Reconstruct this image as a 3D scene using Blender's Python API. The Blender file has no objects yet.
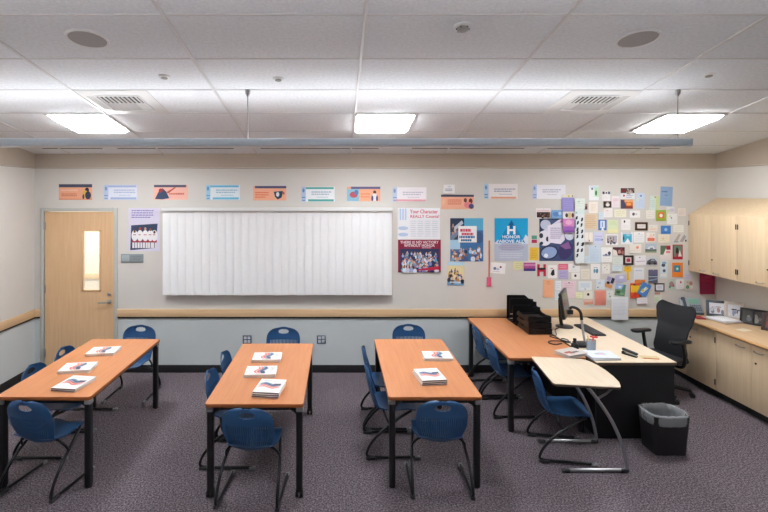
import bpy, bmesh, math, random
from mathutils import Vector, Matrix, Euler
R = math.radians
PI = math.pi
scene = bpy.context.scene
COL = scene.collection
random.seed(7)

# ------------------------------------------------------------------ materials
def lin(h):
    h = h.lstrip('#')
    out = []
    for i in (0, 2, 4):
        c = int(h[i:i+2], 16) / 255.0
        out.append(c / 12.92 if c <= 0.04045 else ((c + 0.055) / 1.055) ** 2.4)
    return (*out, 1.0)

_mats = {}
def _new(name):
    m = bpy.data.materials.new(name)
    m.use_nodes = True
    nt = m.node_tree
    return m, nt, nt.nodes, nt.links, nt.nodes['Principled BSDF']

def mat(name, color, rough=0.5, metal=0.0, var=0.0, vscale=40.0, bump=0.0, bscale=200.0, spec=0.5, coat=0.0):
    """plain surface with a slight procedural colour variation and optional fine bump"""
    if name in _mats: return _mats[name]
    m, nt, N, L, b = _new(name)
    col = lin(color) if isinstance(color, str) else (*color, 1.0)
    b.inputs['Base Color'].default_value = col
    b.inputs['Roughness'].default_value = rough
    b.inputs['Metallic'].default_value = metal
    b.inputs['Specular IOR Level'].default_value = spec
    b.inputs['Coat Weight'].default_value = coat
    tc = None
    if var or bump:
        tc = N.new('ShaderNodeTexCoord')
    if var:
        n = N.new('ShaderNodeTexNoise'); n.inputs['Scale'].default_value = vscale; n.inputs['Detail'].default_value = 4
        L.new(tc.outputs['Object'], n.inputs['Vector'])
        r = N.new('ShaderNodeValToRGB')
        r.color_ramp.elements[0].position = 0.3; r.color_ramp.elements[1].position = 0.7
        r.color_ramp.elements[0].color = tuple(c * (1 - var) for c in col[:3]) + (1,)
        r.color_ramp.elements[1].color = tuple(min(1, c * (1 + var)) for c in col[:3]) + (1,)
        L.new(n.outputs['Fac'], r.inputs['Fac']); L.new(r.outputs['Color'], b.inputs['Base Color'])
    if bump:
        n2 = N.new('ShaderNodeTexNoise'); n2.inputs['Scale'].default_value = bscale; n2.inputs['Detail'].default_value = 3
        L.new(tc.outputs['Object'], n2.inputs['Vector'])
        bp = N.new('ShaderNodeBump'); bp.inputs['Strength'].default_value = bump; bp.inputs['Distance'].default_value = 0.004
        L.new(n2.outputs['Fac'], bp.inputs['Height']); L.new(bp.outputs['Normal'], b.inputs['Normal'])
    _mats[name] = m
    return m

def wood(name, c1, c2, axis='Y', rough=0.4, scale=6.0, spec=0.4):
    if name in _mats: return _mats[name]
    m, nt, N, L, b = _new(name)
    tc = N.new('ShaderNodeTexCoord'); mp = N.new('ShaderNodeMapping')
    s = {'X': (0.35, 7, 7), 'Y': (7, 0.35, 7), 'Z': (7, 7, 0.35)}[axis]
    mp.inputs['Scale'].default_value = s
    L.new(tc.outputs['Object'], mp.inputs['Vector'])
    n = N.new('ShaderNodeTexNoise'); n.inputs['Scale'].default_value = scale; n.inputs['Detail'].default_value = 6; n.inputs['Distortion'].default_value = 0.4
    L.new(mp.outputs['Vector'], n.inputs['Vector'])
    r = N.new('ShaderNodeValToRGB')
    r.color_ramp.elements[0].position = 0.32; r.color_ramp.elements[1].position = 0.68
    r.color_ramp.elements[0].color = lin(c1); r.color_ramp.elements[1].color = lin(c2)
    L.new(n.outputs['Fac'], r.inputs['Fac']); L.new(r.outputs['Color'], b.inputs['Base Color'])
    b.inputs['Roughness'].default_value = rough
    b.inputs['Specular IOR Level'].default_value = spec
    _mats[name] = m
    return m

def carpet_mat():
    m, nt, N, L, b = _new('carpet')
    tc = N.new('ShaderNodeTexCoord')
    n = N.new('ShaderNodeTexNoise'); n.inputs['Scale'].default_value = 72; n.inputs['Detail'].default_value = 5; n.inputs['Roughness'].default_value = 0.85
    n3 = N.new('ShaderNodeTexVoronoi'); n3.inputs['Scale'].default_value = 110
    big = N.new('ShaderNodeTexNoise'); big.inputs['Scale'].default_value = 1.3; big.inputs['Detail'].default_value = 3
    for x in (n, n3, big): L.new(tc.outputs['Object'], x.inputs['Vector'])
    r = N.new('ShaderNodeValToRGB'); e = r.color_ramp.elements
    e[0].position = 0.38; e[0].color = lin(CARPET[0]); e[1].position = 0.60; e[1].color = lin(CARPET[2])
    k = e.new(0.5); k.color = lin(CARPET[1])
    L.new(n.outputs['Fac'], r.inputs['Fac'])
    mx = N.new('ShaderNodeMix'); mx.data_type = 'RGBA'; mx.blend_type = 'MULTIPLY'; mx.inputs[0].default_value = 0.25
    L.new(r.outputs['Color'], mx.inputs[6]); L.new(n3.outputs['Color'], mx.inputs[7])
    bw = N.new('ShaderNodeRGBToBW'); L.new(n3.outputs['Color'], bw.inputs[0]); L.new(bw.outputs[0], mx.inputs[7])
    L.new(mx.outputs[2], b.inputs['Base Color'])
    b.inputs['Roughness'].default_value = 0.95; b.inputs['Specular IOR Level'].default_value = 0.1
    bp = N.new('ShaderNodeBump'); bp.inputs['Strength'].default_value = 0.5; bp.inputs['Distance'].default_value = 0.006
    L.new(n.outputs['Fac'], bp.inputs['Height']); L.new(bp.outputs['Normal'], b.inputs['Normal'])
    return m

def emit_mat(name, color, strength, cells=0):
    """a lit lens; cells > 0 gives the prismatic lens a grid of dimmer spots"""
    m, nt, N, L, b = _new(name)
    b.inputs['Base Color'].default_value = (0.9, 0.9, 0.9, 1)
    b.inputs['Emission Color'].default_value = lin(color)
    b.inputs['Emission Strength'].default_value = strength
    return m

def clear_mat(name, color, rough=0.05, alpha=0.3):
    if name in _mats: return _mats[name]
    m, nt, N, L, b = _new(name)
    b.inputs['Base Color'].default_value = lin(color)
    b.inputs['Roughness'].default_value = rough
    b.inputs['Alpha'].default_value = alpha
    _mats[name] = m
    return m

def P(h, rough=0.55):
    """printed / painted colour, cached by hex"""
    return mat('ink_' + h.lstrip('#') + ('' if rough == 0.55 else '_%d' % int(rough*100)), h, rough, var=0.03, vscale=90, spec=0.35)

# ------------------------------------------------------------------ mesh builder
class MB:
    def __init__(self): self.v = []; self.f = []; self.mi = []; self.mats = []
    def m(self, mt):
        if mt not in self.mats: self.mats.append(mt)
        return self.mats.index(mt)
    def add(self, vs, fs, mt, M=None):
        o = len(self.v); i = self.m(mt)
        for p in vs:
            p = Vector(p)
            self.v.append(M @ p if M else p)
        for q in fs:
            self.f.append([o + k for k in q]); self.mi.append(i)
        return self
    def addbm(self, bm, mt, M=None):
        bm.verts.ensure_lookup_table(); bm.verts.index_update()
        self.add([v.co.copy() for v in bm.verts], [[v.index for v in f.verts] for f in bm.faces], mt, M)
        bm.free(); return self
    def box(self, c, s, mt, rot=None, bev=0.0, seg=2, M=None):
        bm = bmesh.new(); bmesh.ops.create_cube(bm, size=1.0)
        for v in bm.verts: v.co = Vector((v.co.x*s[0], v.co.y*s[1], v.co.z*s[2]))
        if bev: bmesh.ops.bevel(bm, geom=list(bm.edges), offset=min(bev, min(s)*0.49), segments=seg, profile=0.5, affect='EDGES')
        T = Matrix.Translation(c)
        if rot: T = T @ Euler(rot).to_matrix().to_4x4()
        return self.addbm(bm, mt, (M @ T) if M else T)
    def prism(self, poly, z0, z1, mt, M=None, bev=0.0):
        bm = bmesh.new()
        a = [bm.verts.new((x, y, z0)) for x, y in poly]; b = [bm.verts.new((x, y, z1)) for x, y in poly]
        n = len(poly)
        bm.faces.new(a[::-1]); top = bm.faces.new(b)
        for i in range(n): bm.faces.new((a[i], a[(i+1) % n], b[(i+1) % n], b[i]))
        bmesh.ops.recalc_face_normals(bm, faces=bm.faces)
        if bev:
            ed = [e for e in bm.edges if abs(e.verts[0].co.z - e.verts[1].co.z) < 1e-6]
            bmesh.ops.bevel(bm, geom=ed, offset=bev, segments=2, profile=0.5, affect='EDGES')
        return self.addbm(bm, mt, M)
    def tube(self, pts, r, mt, seg=10, smooth=0, closed=False, M=None, flat=1.0):
        pts = [Vector(p) for p in pts]
        if smooth: pts = spline(pts, smooth)
        n = len(pts); rr = r if isinstance(r, (list, tuple)) else None
        T = []
        for i in range(n):
            if closed: t = pts[(i+1) % n] - pts[i-1]
            else: t = pts[min(i+1, n-1)] - pts[max(i-1, 0)]
            T.append(t.normalized())
        up = Vector((0, 0, 1)) if abs(T[0].z) < 0.9 else Vector((0, 1, 0))
        nrm = (up - T[0] * up.dot(T[0])).normalized()
        vs = []; fs = []
        for i in range(n):
            nrm = (nrm - T[i] * nrm.dot(T[i])).normalized(); bi = T[i].cross(nrm)
            rad = (rr[min(len(rr)-1, int(i*len(rr)/n))] if rr else r)
            for k in range(seg):
                a = 2*PI*k/seg
                vs.append(pts[i] + (nrm*math.cos(a)*flat + bi*math.sin(a)) * rad)
        for i in range(n if closed else n-1):
            j = (i+1) % n
            for k in range(seg):
                l = (k+1) % seg
                fs.append((i*seg+k, i*seg+l, j*seg+l, j*seg+k))
        if not closed:
            fs.append(list(range(seg))[::-1]); fs.append([(n-1)*seg+k for k in range(seg)])
        return self.add(vs, fs, mt, M)
    def cyl(self, p0, p1, r, mt, seg=16, M=None, r1=None):
        return self.tube([p0, p1], [r, r if r1 is None else r1], mt, seg, M=M) if r1 is None else self.cone(p0, p1, r, r1, mt, seg, M)
    def cone(self, p0, p1, r0, r1, mt, seg=16, M=None):
        p0, p1 = Vector(p0), Vector(p1); t = (p1-p0).normalized()
        u = t.orthogonal().normalized(); w = t.cross(u)
        vs = []
        for p, r in ((p0, r0), (p1, r1)):
            for k in range(seg):
                a = 2*PI*k/seg; vs.append(p + (u*math.cos(a)+w*math.sin(a))*r)
        fs = [(k, (k+1) % seg, seg+(k+1) % seg, seg+k) for k in range(seg)]
        fs += [list(range(seg))[::-1], list(range(seg, 2*seg))]
        return self.add(vs, fs, mt, M)
    def lathe(self, prof, mt, seg=28, M=None, cap=True):
        vs = []; fs = []
        for r, z in prof:
            for k in range(seg):
                a = 2*PI*k/seg; vs.append((r*math.cos(a), r*math.sin(a), z))
        for i in range(len(prof)-1):
            for k in range(seg):
                l = (k+1) % seg; fs.append((i*seg+k, i*seg+l, (i+1)*seg+l, (i+1)*seg+k))
        if cap:
            fs.append(list(range(seg))[::-1]); fs.append([(len(prof)-1)*seg+k for k in range(seg)])
        return self.add(vs, fs, mt, M)
    def build(self, name, parent=None, loc=None, rot=None, sharp=35, recalc=True):
        me = bpy.data.meshes.new(name)
        me.from_pydata([tuple(p) for p in self.v], [], self.f)
        for mt in self.mats: me.materials.append(mt)
        me.polygons.foreach_set('material_index', self.mi)
        if recalc:
            bm = bmesh.new(); bm.from_mesh(me); bmesh.ops.recalc_face_normals(bm, faces=bm.faces); bm.to_mesh(me); bm.free()
        me.polygons.foreach_set('use_smooth', [True]*len(me.polygons))
        me.set_sharp_from_angle(angle=R(sharp))
        me.update()
        o = bpy.data.objects.new(name, me); COL.objects.link(o)
        if parent: o.parent = parent
        if loc is not None: o.location = loc
        if rot is not None: o.rotation_euler = rot
        return o

def spline(pts, k):
    out = []; n = len(pts)
    for i in range(n-1):
        p0 = pts[max(i-1, 0)]; p1 = pts[i]; p2 = pts[i+1]; p3 = pts[min(i+2, n-1)]
        for j in range(k):
            t = j/k
            out.append(0.5*((2*p1) + (p2-p0)*t + (2*p0-5*p1+4*p2-p3)*t*t + (3*p1-p0-3*p2+p3)*t**3))
    out.append(pts[-1]); return out

def rrect(x0, y0, x1, y1, r, n=5):
    out = []
    for cx, cy, a0 in ((x1-r, y0+r, -90), (x1-r, y1-r, 0), (x0+r, y1-r, 90), (x0+r, y0+r, 180)):
        for k in range(n+1):
            a = R(a0 + 90*k/n); out.append((cx + r*math.cos(a), cy + r*math.sin(a)))
    return out

def tag(o, label, cat, group=None):
    o['label'] = label; o['category'] = cat
    if group: o['group'] = group
    return o
def thing(name, label, cat, loc=(0, 0, 0), rotz=0.0, group=None, rot=None):
    o = bpy.data.objects.new(name, None); COL.objects.link(o)
    o.empty_display_size = 0.1; o.location = loc; o.rotation_euler = rot if rot else (0, 0, rotz)
    return tag(o, label, cat, group)
def struct(o): o['kind'] = 'structure'; return o
def dup(root, loc, rotz, label, group=None, rot=None):
    r = root.copy(); COL.objects.link(r); r.location = loc; r.rotation_euler = rot if rot else (0, 0, rotz); r['label'] = label
    if group: r['group'] = group
    for ch in [c for c in COL.objects if c.parent == root]:
        c2 = ch.copy(); COL.objects.link(c2); c2.parent = r
        for g in [c for c in COL.objects if c.parent == ch]:
            g2 = g.copy(); COL.objects.link(g2); g2.parent = c2
    return r

def text_geo(s, w, h=None, bold=0.0):
    """flat letters as verts / faces, fitted to width w (and height h), centred on the origin in XY"""
    cu = bpy.data.curves.new('lettering', 'FONT'); cu.body = s; cu.resolution_u = 2; cu.offset = bold
    ob = bpy.data.objects.new('lettering', cu); COL.objects.link(ob)
    dg = bpy.context.evaluated_depsgraph_get(); me = ob.evaluated_get(dg).to_mesh()
    vs = [v.co.copy() for v in me.vertices]; fs = [list(p.vertices) for p in me.polygons]
    ob.evaluated_get(dg).to_mesh_clear()
    bpy.data.objects.remove(ob); bpy.data.curves.remove(cu)
    x0 = min(v.x for v in vs); x1 = max(v.x for v in vs); y0 = min(v.y for v in vs); y1 = max(v.y for v in vs)
    sx = w/(x1-x0); sy = (h/(y1-y0)) if h else sx
    return [((v.x-(x0+x1)/2)*sx, (v.y-(y0+y1)/2)*sy, 0) for v in vs], fs
LENS, ADDED_UPLIGHT, EXPOSURE, LIGHT_ROWS = 12.0, (2.1, 18.0), 1.97, ()  # uplight: strength of the glow added on top of each pendant
# ------------------------------------------------------------------ measures of the room (metres)
CAMH = 2.36          # camera height
F = 485.0            # focal length in pixels of a 768 px wide frame
YB = 6.38            # back wall
XL, XR = -3.987, 4.975
YF = -2.6            # wall behind the camera
SL = 0.163           # the ceiling falls towards the back wall
def cz(y): return 2.875 + (YB - y) * SL
CA = -math.atan(SL)
RAIL0, RAIL1 = 0.735, 0.835
BAND = 2.69
CARPET = ('#3b353a', '#6c6369', '#aa9fa5')

M_wall = mat('wall_paint', '#d9d6d0', 0.75, var=0.015, vscale=3, bump=0.08, bscale=220, spec=0.2)
M_walllow = mat('wall_wainscot_paint', '#cdd4d4', 0.7, var=0.015, vscale=3, bump=0.08, bscale=220, spec=0.2)
M_band = mat('wall_band_paint', '#bfb3a4', 0.75, var=0.02, vscale=4, bump=0.06, spec=0.2)
M_tile = mat('ceiling_tile', '#e6e9ec', 0.95, var=0.07, vscale=45, bump=0.35, bscale=120, spec=0.1)
M_grid = mat('ceiling_grid_metal', '#d3d3d3', 0.5)
M_black = mat('black_rubber', '#1d1d20', 0.6, var=0.1, vscale=30)
M_maple = wood('maple', '#d9b98a', '#e6cb9f', 'Z', 0.42)
M_maple_cab = wood('maple_cabinet', '#e0c6a0', '#e7d0ae', 'Z', 0.5)
M_rail = wood('maple_rail', '#d9b68a', '#e3c39b', 'X', 0.5)
M_railside = wood('maple_rail_side', '#d9b68a', '#e3c39b', 'Y', 0.5)
M_door = wood('maple_door', '#e0b88c', '#e8c49a', 'Z', 0.42)
M_frame = mat('door_frame_paint', '#bfc0ba', 0.45, var=0.02)
M_steel = mat('brushed_steel', '#b4b4b4', 0.3, 1.0, var=0.06, vscale=60)
M_darkmetal = mat('dark_metal', '#3a3a3c', 0.4, 0.8)

# ------------------------------------------------------------------ shell
mb = MB(); mb.box(((XL+XR)/2, (YF+YB)/2, -0.05), (XR-XL+0.4, YB-YF+0.24, 0.1), carpet_mat()); fl = struct(mb.build('floor'))

DX0, DX1, DZ = -3.862, -2.945, 2.118      # door opening
mb = MB(); T = 0.14
def bw(x0, x1, z0, z1, m): mb.box(((x0+x1)/2, YB+T/2, (z0+z1)/2), (x1-x0, T, z1-z0), m)
bw(XL-T, DX0, 0, 0.79, M_walllow); bw(XL-T, DX0, 0.79, BAND, M_wall)
bw(DX0, DX1, DZ, BAND, M_wall)
bw(DX1, XR+T, 0, 0.79, M_walllow); bw(DX1, XR+T, 0.79, BAND, M_wall)
bw(XL-T, XR+T, BAND, 3.1, M_band)
struct(mb.build('wall_back'))
def side_wall(name, x, sgn):
    mb = MB()
    Mx = Matrix(((0, 0, 1, 0), (1, 0, 0, 0), (0, 1, 0, 0), (0, 0, 0, 1)))   # (y, z, x) -> world
    xa, xb = (x, x+sgn*T) if sgn > 0 else (x+sgn*T, x)
    mb.prism([(YF, 0), (YB, 0), (YB, 0.79), (YF, 0.79)], xa, xb, M_walllow, Mx)
    mb.prism([(YF, 0.79), (YB, 0.79), (YB, BAND), (YF, BAND)], xa, xb, M_wall, Mx)
    mb.prism([(YF, BAND), (YB, BAND), (YB, cz(YB)+0.02), (YF, cz(YF)+0.02)], xa, xb, M_band, Mx)
    return struct(mb.build(name))
side_wall('wall_left', XL, -1); side_wall('wall_right', XR, 1)
mb = MB(); mb.box(((XL+XR)/2, YF-T/2, 2.2), (XR-XL+2*T, T, 4.6), M_wall); struct(mb.build('wall_front'))

# ceiling slab (local z = 0 is the visible face) and its T-bar grid
ce = MB(); Lc = (YB-YF)/math.cos(CA) + 0.3
ce.box((0, -Lc/2+0.15, 0.05), (XR-XL+0.3, Lc, 0.1), M_tile)
ceil = struct(ce.build('ceiling', loc=((XL+XR)/2, YB, cz(YB)), rot=(CA, 0, 0)))
gr = MB(); cs = 1/math.cos(CA)
GX = [0.165 + 1.221*k for k in range(-3, 4)]
GY = [2.93 + 0.605*k for k in range(-9, 6)]
for gx in GX: gr.box((gx-(XL+XR)/2, -Lc/2+0.15, -0.002), (0.024, Lc-0.3, 0.009), M_grid, bev=0.002)
for gy in GY: gr.box((0, (gy-YB)*cs, -0.001), (XR-XL, 0.020, 0.005), M_grid, bev=0.002)
gr.build('grid', parent=ceil)

# band bead, chair rails, baseboards
M_bead = mat('band_bead', '#c9c0b4', 0.25)
mb = MB(); mb.cyl((XL, YB-0.004, BAND), (XR, YB-0.004, BAND), 0.009, M_bead); struct(mb.build('trim_1'))
for i, (x, n) in enumerate(((XL+0.004, 'trim_2'), (XR-0.004, 'trim_3'))):
    mb = MB(); mb.cyl((x, YF, BAND), (x, YB, BAND), 0.009, M_bead); struct(mb.build(n))
def rail(name, p0, p1, nx, ny):
    mb = MB(); x0, y0 = p0; x1, y1 = p1
    hz = abs(x1-x0) > abs(y1-y0)
    c = ((x0+x1)/2 + nx*0.011, (y0+y1)/2 + ny*0.011, (RAIL0+RAIL1)/2)
    s = (abs(x1-x0), 0.022, RAIL1-RAIL0) if hz else (0.022, abs(y1-y0), RAIL1-RAIL0)
    mb.box(c, s, M_rail if hz else M_railside, bev=0.004)
    c2 = (c[0] - nx*0.004, c[1] - ny*0.004, RAIL0-0.011); s2 = (s[0], 0.014, 0.022) if hz else (0.014, s[1], 0.022)
    mb.box(c2, s2, M_black, bev=0.002)
    return struct(mb.build(name))
rail('trim_4', (DX1+0.04, YB), (4.32, YB), 0, -1)
rail('trim_5', (XL, YB), (DX0-0.04, YB), 0, -1)
rail('trim_6', (XL, YF), (XL, YB), 1, 0)
mb = MB(); mb.box(((DX1+0.04+4.36)/2, YB-0.006, 0.05), (4.36-DX1-0.04, 0.012, 0.1), M_black, bev=0.004); struct(mb.build('baseboard_back'))
mb = MB(); mb.box((XL+0.006, (YF+YB)/2, 0.05), (0.012, YB-YF, 0.1), M_black, bev=0.004); struct(mb.build('baseboard_left'))
mb = MB(); mb.box((XR-0.006, (YF+4.60)/2, 0.05), (0.012, 4.60-YF, 0.1), M_black, bev=0.004); struct(mb.build('baseboard_right'))
rail('trim_8', (XR, YF), (XR, 4.60), -1, 0)

# door
door = bpy.data.objects.new('door_1', None); COL.objects.link(door); door.location = (DX0, YB, 0); struct(door)
W = DX1-DX0
LX0, LX1, LZ0, LZ1 = 0.505, 0.735, 1.08, 1.865
mb = MB(); y0, th = 0.0, 0.045
g = 0.006
def dl(x0, x1, z0, z1): mb.box(((x0+x1)/2, y0+th/2, (z0+z1)/2), (x1-x0, th, z1-z0), M_door)
dl(g, LX0, 0.01, DZ-g); dl(LX1, W-g, 0.01, DZ-g); dl(LX0, LX1, 0.01, LZ0); dl(LX0, LX1, LZ1, DZ-g)
leaf = mb.build('door_leaf', door)
mb = MB()
for x in (LX0, LX1): mb.box((x, y0, (LZ0+LZ1)/2), (0.02, 0.024, LZ1-LZ0+0.02), M_door, bev=0.004)
for z in (LZ0, LZ1): mb.box(((LX0+LX1)/2, y0, z), (LX1-LX0+0.02, 0.024, 0.02), M_door, bev=0.004)
mb.build('glazing_bead', door)
mb = MB(); mb.box(((LX0+LX1)/2, y0+th/2, (LZ0+LZ1)/2), (LX1-LX0, 0.006, LZ1-LZ0), clear_mat('door_glass', '#eef2ee', 0.02, 0.12)); mb.build('window_pane', door)
mb = MB(); fw = 0.048
for x0, x1 in ((-fw, 0), (W, W+fw)): mb.box(((x0+x1)/2, 0.03, (DZ+fw)/2), (fw, 0.10, DZ+fw), M_frame, bev=0.004)
mb.box((W/2, 0.03, DZ+fw/2), (W, 0.10, fw), M_frame, bev=0.004)
mb.build('door_frame', door)
for z in (0.26, 1.10, 1.93):
    mb = MB(); mb.box((0.004, -0.004, z), (0.035, 0.010, 0.11), M_steel, bev=0.003); mb.cyl((0.002, -0.012, z-0.055), (0.002, -0.012, z+0.055), 0.008, M_steel); mb.build('hinge', door)
mb = MB(); hx = W-0.085
mb.lathe([(0.028, 0), (0.028, 0.008), (0.012, 0.012), (0.012, 0.05)], M_steel, M=Matrix.Translation((hx+0.02, y0, 0.93)) @ Euler((R(90), 0, 0)).to_matrix().to_4x4())
mb.tube([(hx+0.02, y0-0.05, 0.93), (hx-0.03, y0-0.055, 0.93), (hx-0.10, y0-0.05, 0.925)], 0.010, M_steel, smooth=4)
h = mb.build('door_handle', door)
mb = MB(); mb.lathe([(0.022, 0), (0.022, 0.010), (0.014, 0.016)], M_steel, M=Matrix.Translation((hx+0.02, y0, 1.03)) @ Euler((R(90), 0, 0)).to_matrix().to_4x4()); mb.build('lock', door)

# corridor seen through the door's pane
mb = MB(); cy = 9.1
M_corr = mat('corridor_paint', '#e0d8c8', 0.8)
mb.box((-5.3, cy+0.06, 1.45), (3.6, 0.12, 2.9), M_corr); mb.box((-5.3, (YB+T+cy)/2, -0.05), (3.6, cy-YB-T, 0.1), mat('corridor_floor', '#8f8983', 0.8))
mb.box((-5.3, (YB+T+cy)/2, 2.85), (3.6, cy-YB-T, 0.1), M_corr); mb.box((-7.1, (YB+T+cy)/2, 1.4), (0.1, cy-YB-T, 2.8), M_corr); mb.box((-3.45, (YB+T+cy)/2, 1.4), (0.1, cy-YB-T, 2.8), M_corr) if False else None
struct(mb.build('wall_corridor'))
mb = MB(); mb.box((-5.3, cy-0.012, 0.80), (3.6, 0.024, 0.10), M_rail, bev=0.004); struct(mb.build('trim_7'))
la = bpy.data.lights.new('corridor_lamp', 'AREA'); la.shape = 'RECTANGLE'; la.size = 1.2; la.size_y = 0.6; la.energy = 26; la.color = (1, 0.95, 0.86)
lo = bpy.data.objects.new('corridor_lamp', la); COL.objects.link(lo); lo.location = (-4.9, 7.9, 2.78)

# ------------------------------------------------------------------ ceiling fittings
CROT = (CA, 0, 0)
M_lens = emit_mat('troffer_lens', '#fbfcff', LENS)
M_lensdim = emit_mat('troffer_lens_dimples', '#fffdf9', LENS*0.010); M_lensdim.node_tree.nodes['Principled BSDF'].inputs['Base Color'].default_value = (0.35, 0.35, 0.35, 1)
M_whitemetal = mat('white_metal', '#e3e3e2', 0.45)
def ceiling_light(x, y, label):
    t = thing('ceiling_light', label, 'ceiling light', (x, y, cz(y)), group='square ceiling lights', rot=CROT)
    h = 0.305; mb = MB()
    for s in (-1, 1):
        mb.box((s*(h-0.012), 0, -0.006), (0.024, 2*h, 0.012), M_whitemetal, bev=0.003)
        mb.box((0, s*(h-0.012), -0.006), (2*h-0.048, 0.024, 0.012), M_whitemetal, bev=0.003)
    mb.build('frame', t)
    mb = MB(); q, q2, zl = h-0.024, h-0.050, -0.034; mb.add([(-q, -q, -0.004), (q, -q, -0.004), (q, q, -0.004), (-q, q, -0.004), (-q2, -q2, zl), (q2, -q2, zl), (q2, q2, zl), (-q2, q2, zl)], [(0, 1, 2, 3), (7, 6, 5, 4), (0, 4, 5, 1), (1, 5, 6, 2), (2, 6, 7, 3), (3, 7, 4, 0)], M_lens)
    for i in range(6):
        for j in range(5):
            mb.lathe([(0.016, zl+0.001), (0.012, zl-0.0015)], M_lensdim, 8, Matrix.Translation((-0.2+0.08*i, -0.19+0.095*j, 0)))
    mb.build('lens', t); return t
LT = [(-2.58, 5.05, 'lit square ceiling light nearest the left wall, above the door side of the room'),
      (0.47, 5.05, 'lit square ceiling light in the middle, above the aisle between blinds and posters'),
      (3.52, 5.05, 'lit square ceiling light nearest the right wall, above the maple cabinets')]
for x, y, lb in LT: ceiling_light(x, y, lb)
for y in LIGHT_ROWS:
    for i, x in enumerate((-2.58, 0.47, 3.52)):
        ceiling_light(x, y, 'lit square ceiling light behind the viewpoint, %s of the row %s' % (('left', 'middle', 'right')[i], 'over the front tables' if y > 1 else 'at the far end'))

def ceiling_vent(x, y, label, mirror):
    t = thing('ceiling_vent', label, 'air vent', (x, y, cz(y)), group='square ceiling vents', rot=CROT)
    h = 0.305; mb = MB(); mb.box((0, 0, -0.004), (2*h, 2*h, 0.008), M_whitemetal, bev=0.003)
    mb.build('panel', t)
    k = 0.19; mb = MB()
    for s in (-1, 1):
        mb.box((s*k, 0, -0.012), (0.014, 2*k, 0.012), M_whitemetal, bev=0.003); mb.box((0, s*k, -0.012), (2*k, 0.014, 0.012), M_whitemetal, bev=0.003)
    mb.build('grille_frame', t)
    mb = MB(); mb.box((-0.09*mirror, -0.0, -0.0085), (0.2, 0.36, 0.002) if False else (0.36, 0.36, 0.002), mat('vent_back', '#c9c9c8', 0.6)); 
    mb.box((-0.0, -0.09, -0.0098), (0.36, 0.17, 0.001), mat('vent_dark', '#4b4a48', 0.7)); mb.build('duct_opening', t)
    for i in range(9):
        mb = MB(); mb.box((-0.16+0.04*i, -0.09, -0.014), (0.007, 0.165, 0.012), M_whitemetal, rot=(0, R(35*mirror), 0)); mb.build('slat', t)
    return t
ceiling_vent(-1.945, 4.44, 'square white ceiling vent beside the left ceiling light', 1)
ceiling_vent(2.302, 4.44, 'square white ceiling vent beside the right ceiling light', -1)

def speaker(x, y, label):
    t = thing('ceiling_speaker', label, 'speaker', (x, y, cz(y)), group='round ceiling speakers', rot=CROT)
    MB().lathe([(0.118, -0.003), (0.120, -0.010), (0.133, -0.009), (0.135, 0)], M_whitemetal, 40, cap=False).build('rim', t)
    MB().lathe([(0.001, -0.006), (0.119, -0.005)], mat('speaker_grille', '#a8a5a3', 0.7, var=0.12, vscale=300), 40).build('grille', t)
speaker(-1.667, 3.23, 'round grey ceiling speaker at the left, in front of the vent')
speaker(1.997, 3.23, 'round grey ceiling speaker at the right, in front of the vent')

def sprinkler(x, y, label):
    t = thing('fire_sprinkler', label, 'sprinkler', (x, y, cz(y)), group='small ceiling sprinklers', rot=CROT)
    MB().lathe([(0.045, 0), (0.045, -0.006), (0.036, -0.012), (0.0, -0.012)], M_whitemetal, 24).build('escutcheon', t)
    MB().lathe([(0.026, -0.012), (0.026, -0.016), (0.002, -0.018)], mat('sprinkler_plate', '#8d8a86', 0.4, 0.6), 20).build('cover_plate', t)
sprinkler(-0.48, 3.90, 'small round sprinkler in the ceiling, left of the middle')
sprinkler(-1.38, 3.855, 'small round sprinkler between the left speaker and left vent')
sprinkler(2.92, 3.82, 'small round sprinkler behind the right ceiling speaker')
t = thing('smoke_detector', 'round white smoke detector in the ceiling tile nearest the viewer', 'smoke detector', (0.786, 3.06, cz(3.06)), rot=CROT)
MB().lathe([(0.055, 0), (0.055, -0.012), (0.044, -0.018)], M_whitemetal, 24).build('base', t)
MB().lathe([(0.038, -0.018), (0.036, -0.03), (0.022, -0.038), (0.001, -0.038)], mat('detector_grey', '#9c9996', 0.4), 24).build('sensor', t)
mb = MB()
for k in range(6): mb.box((0.037*math.cos(k*PI/3), 0.037*math.sin(k*PI/3), -0.024), (0.012, 0.006, 0.008), M_darkmetal, rot=(0, 0, k*PI/3))
mb.build('slots', t)

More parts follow.
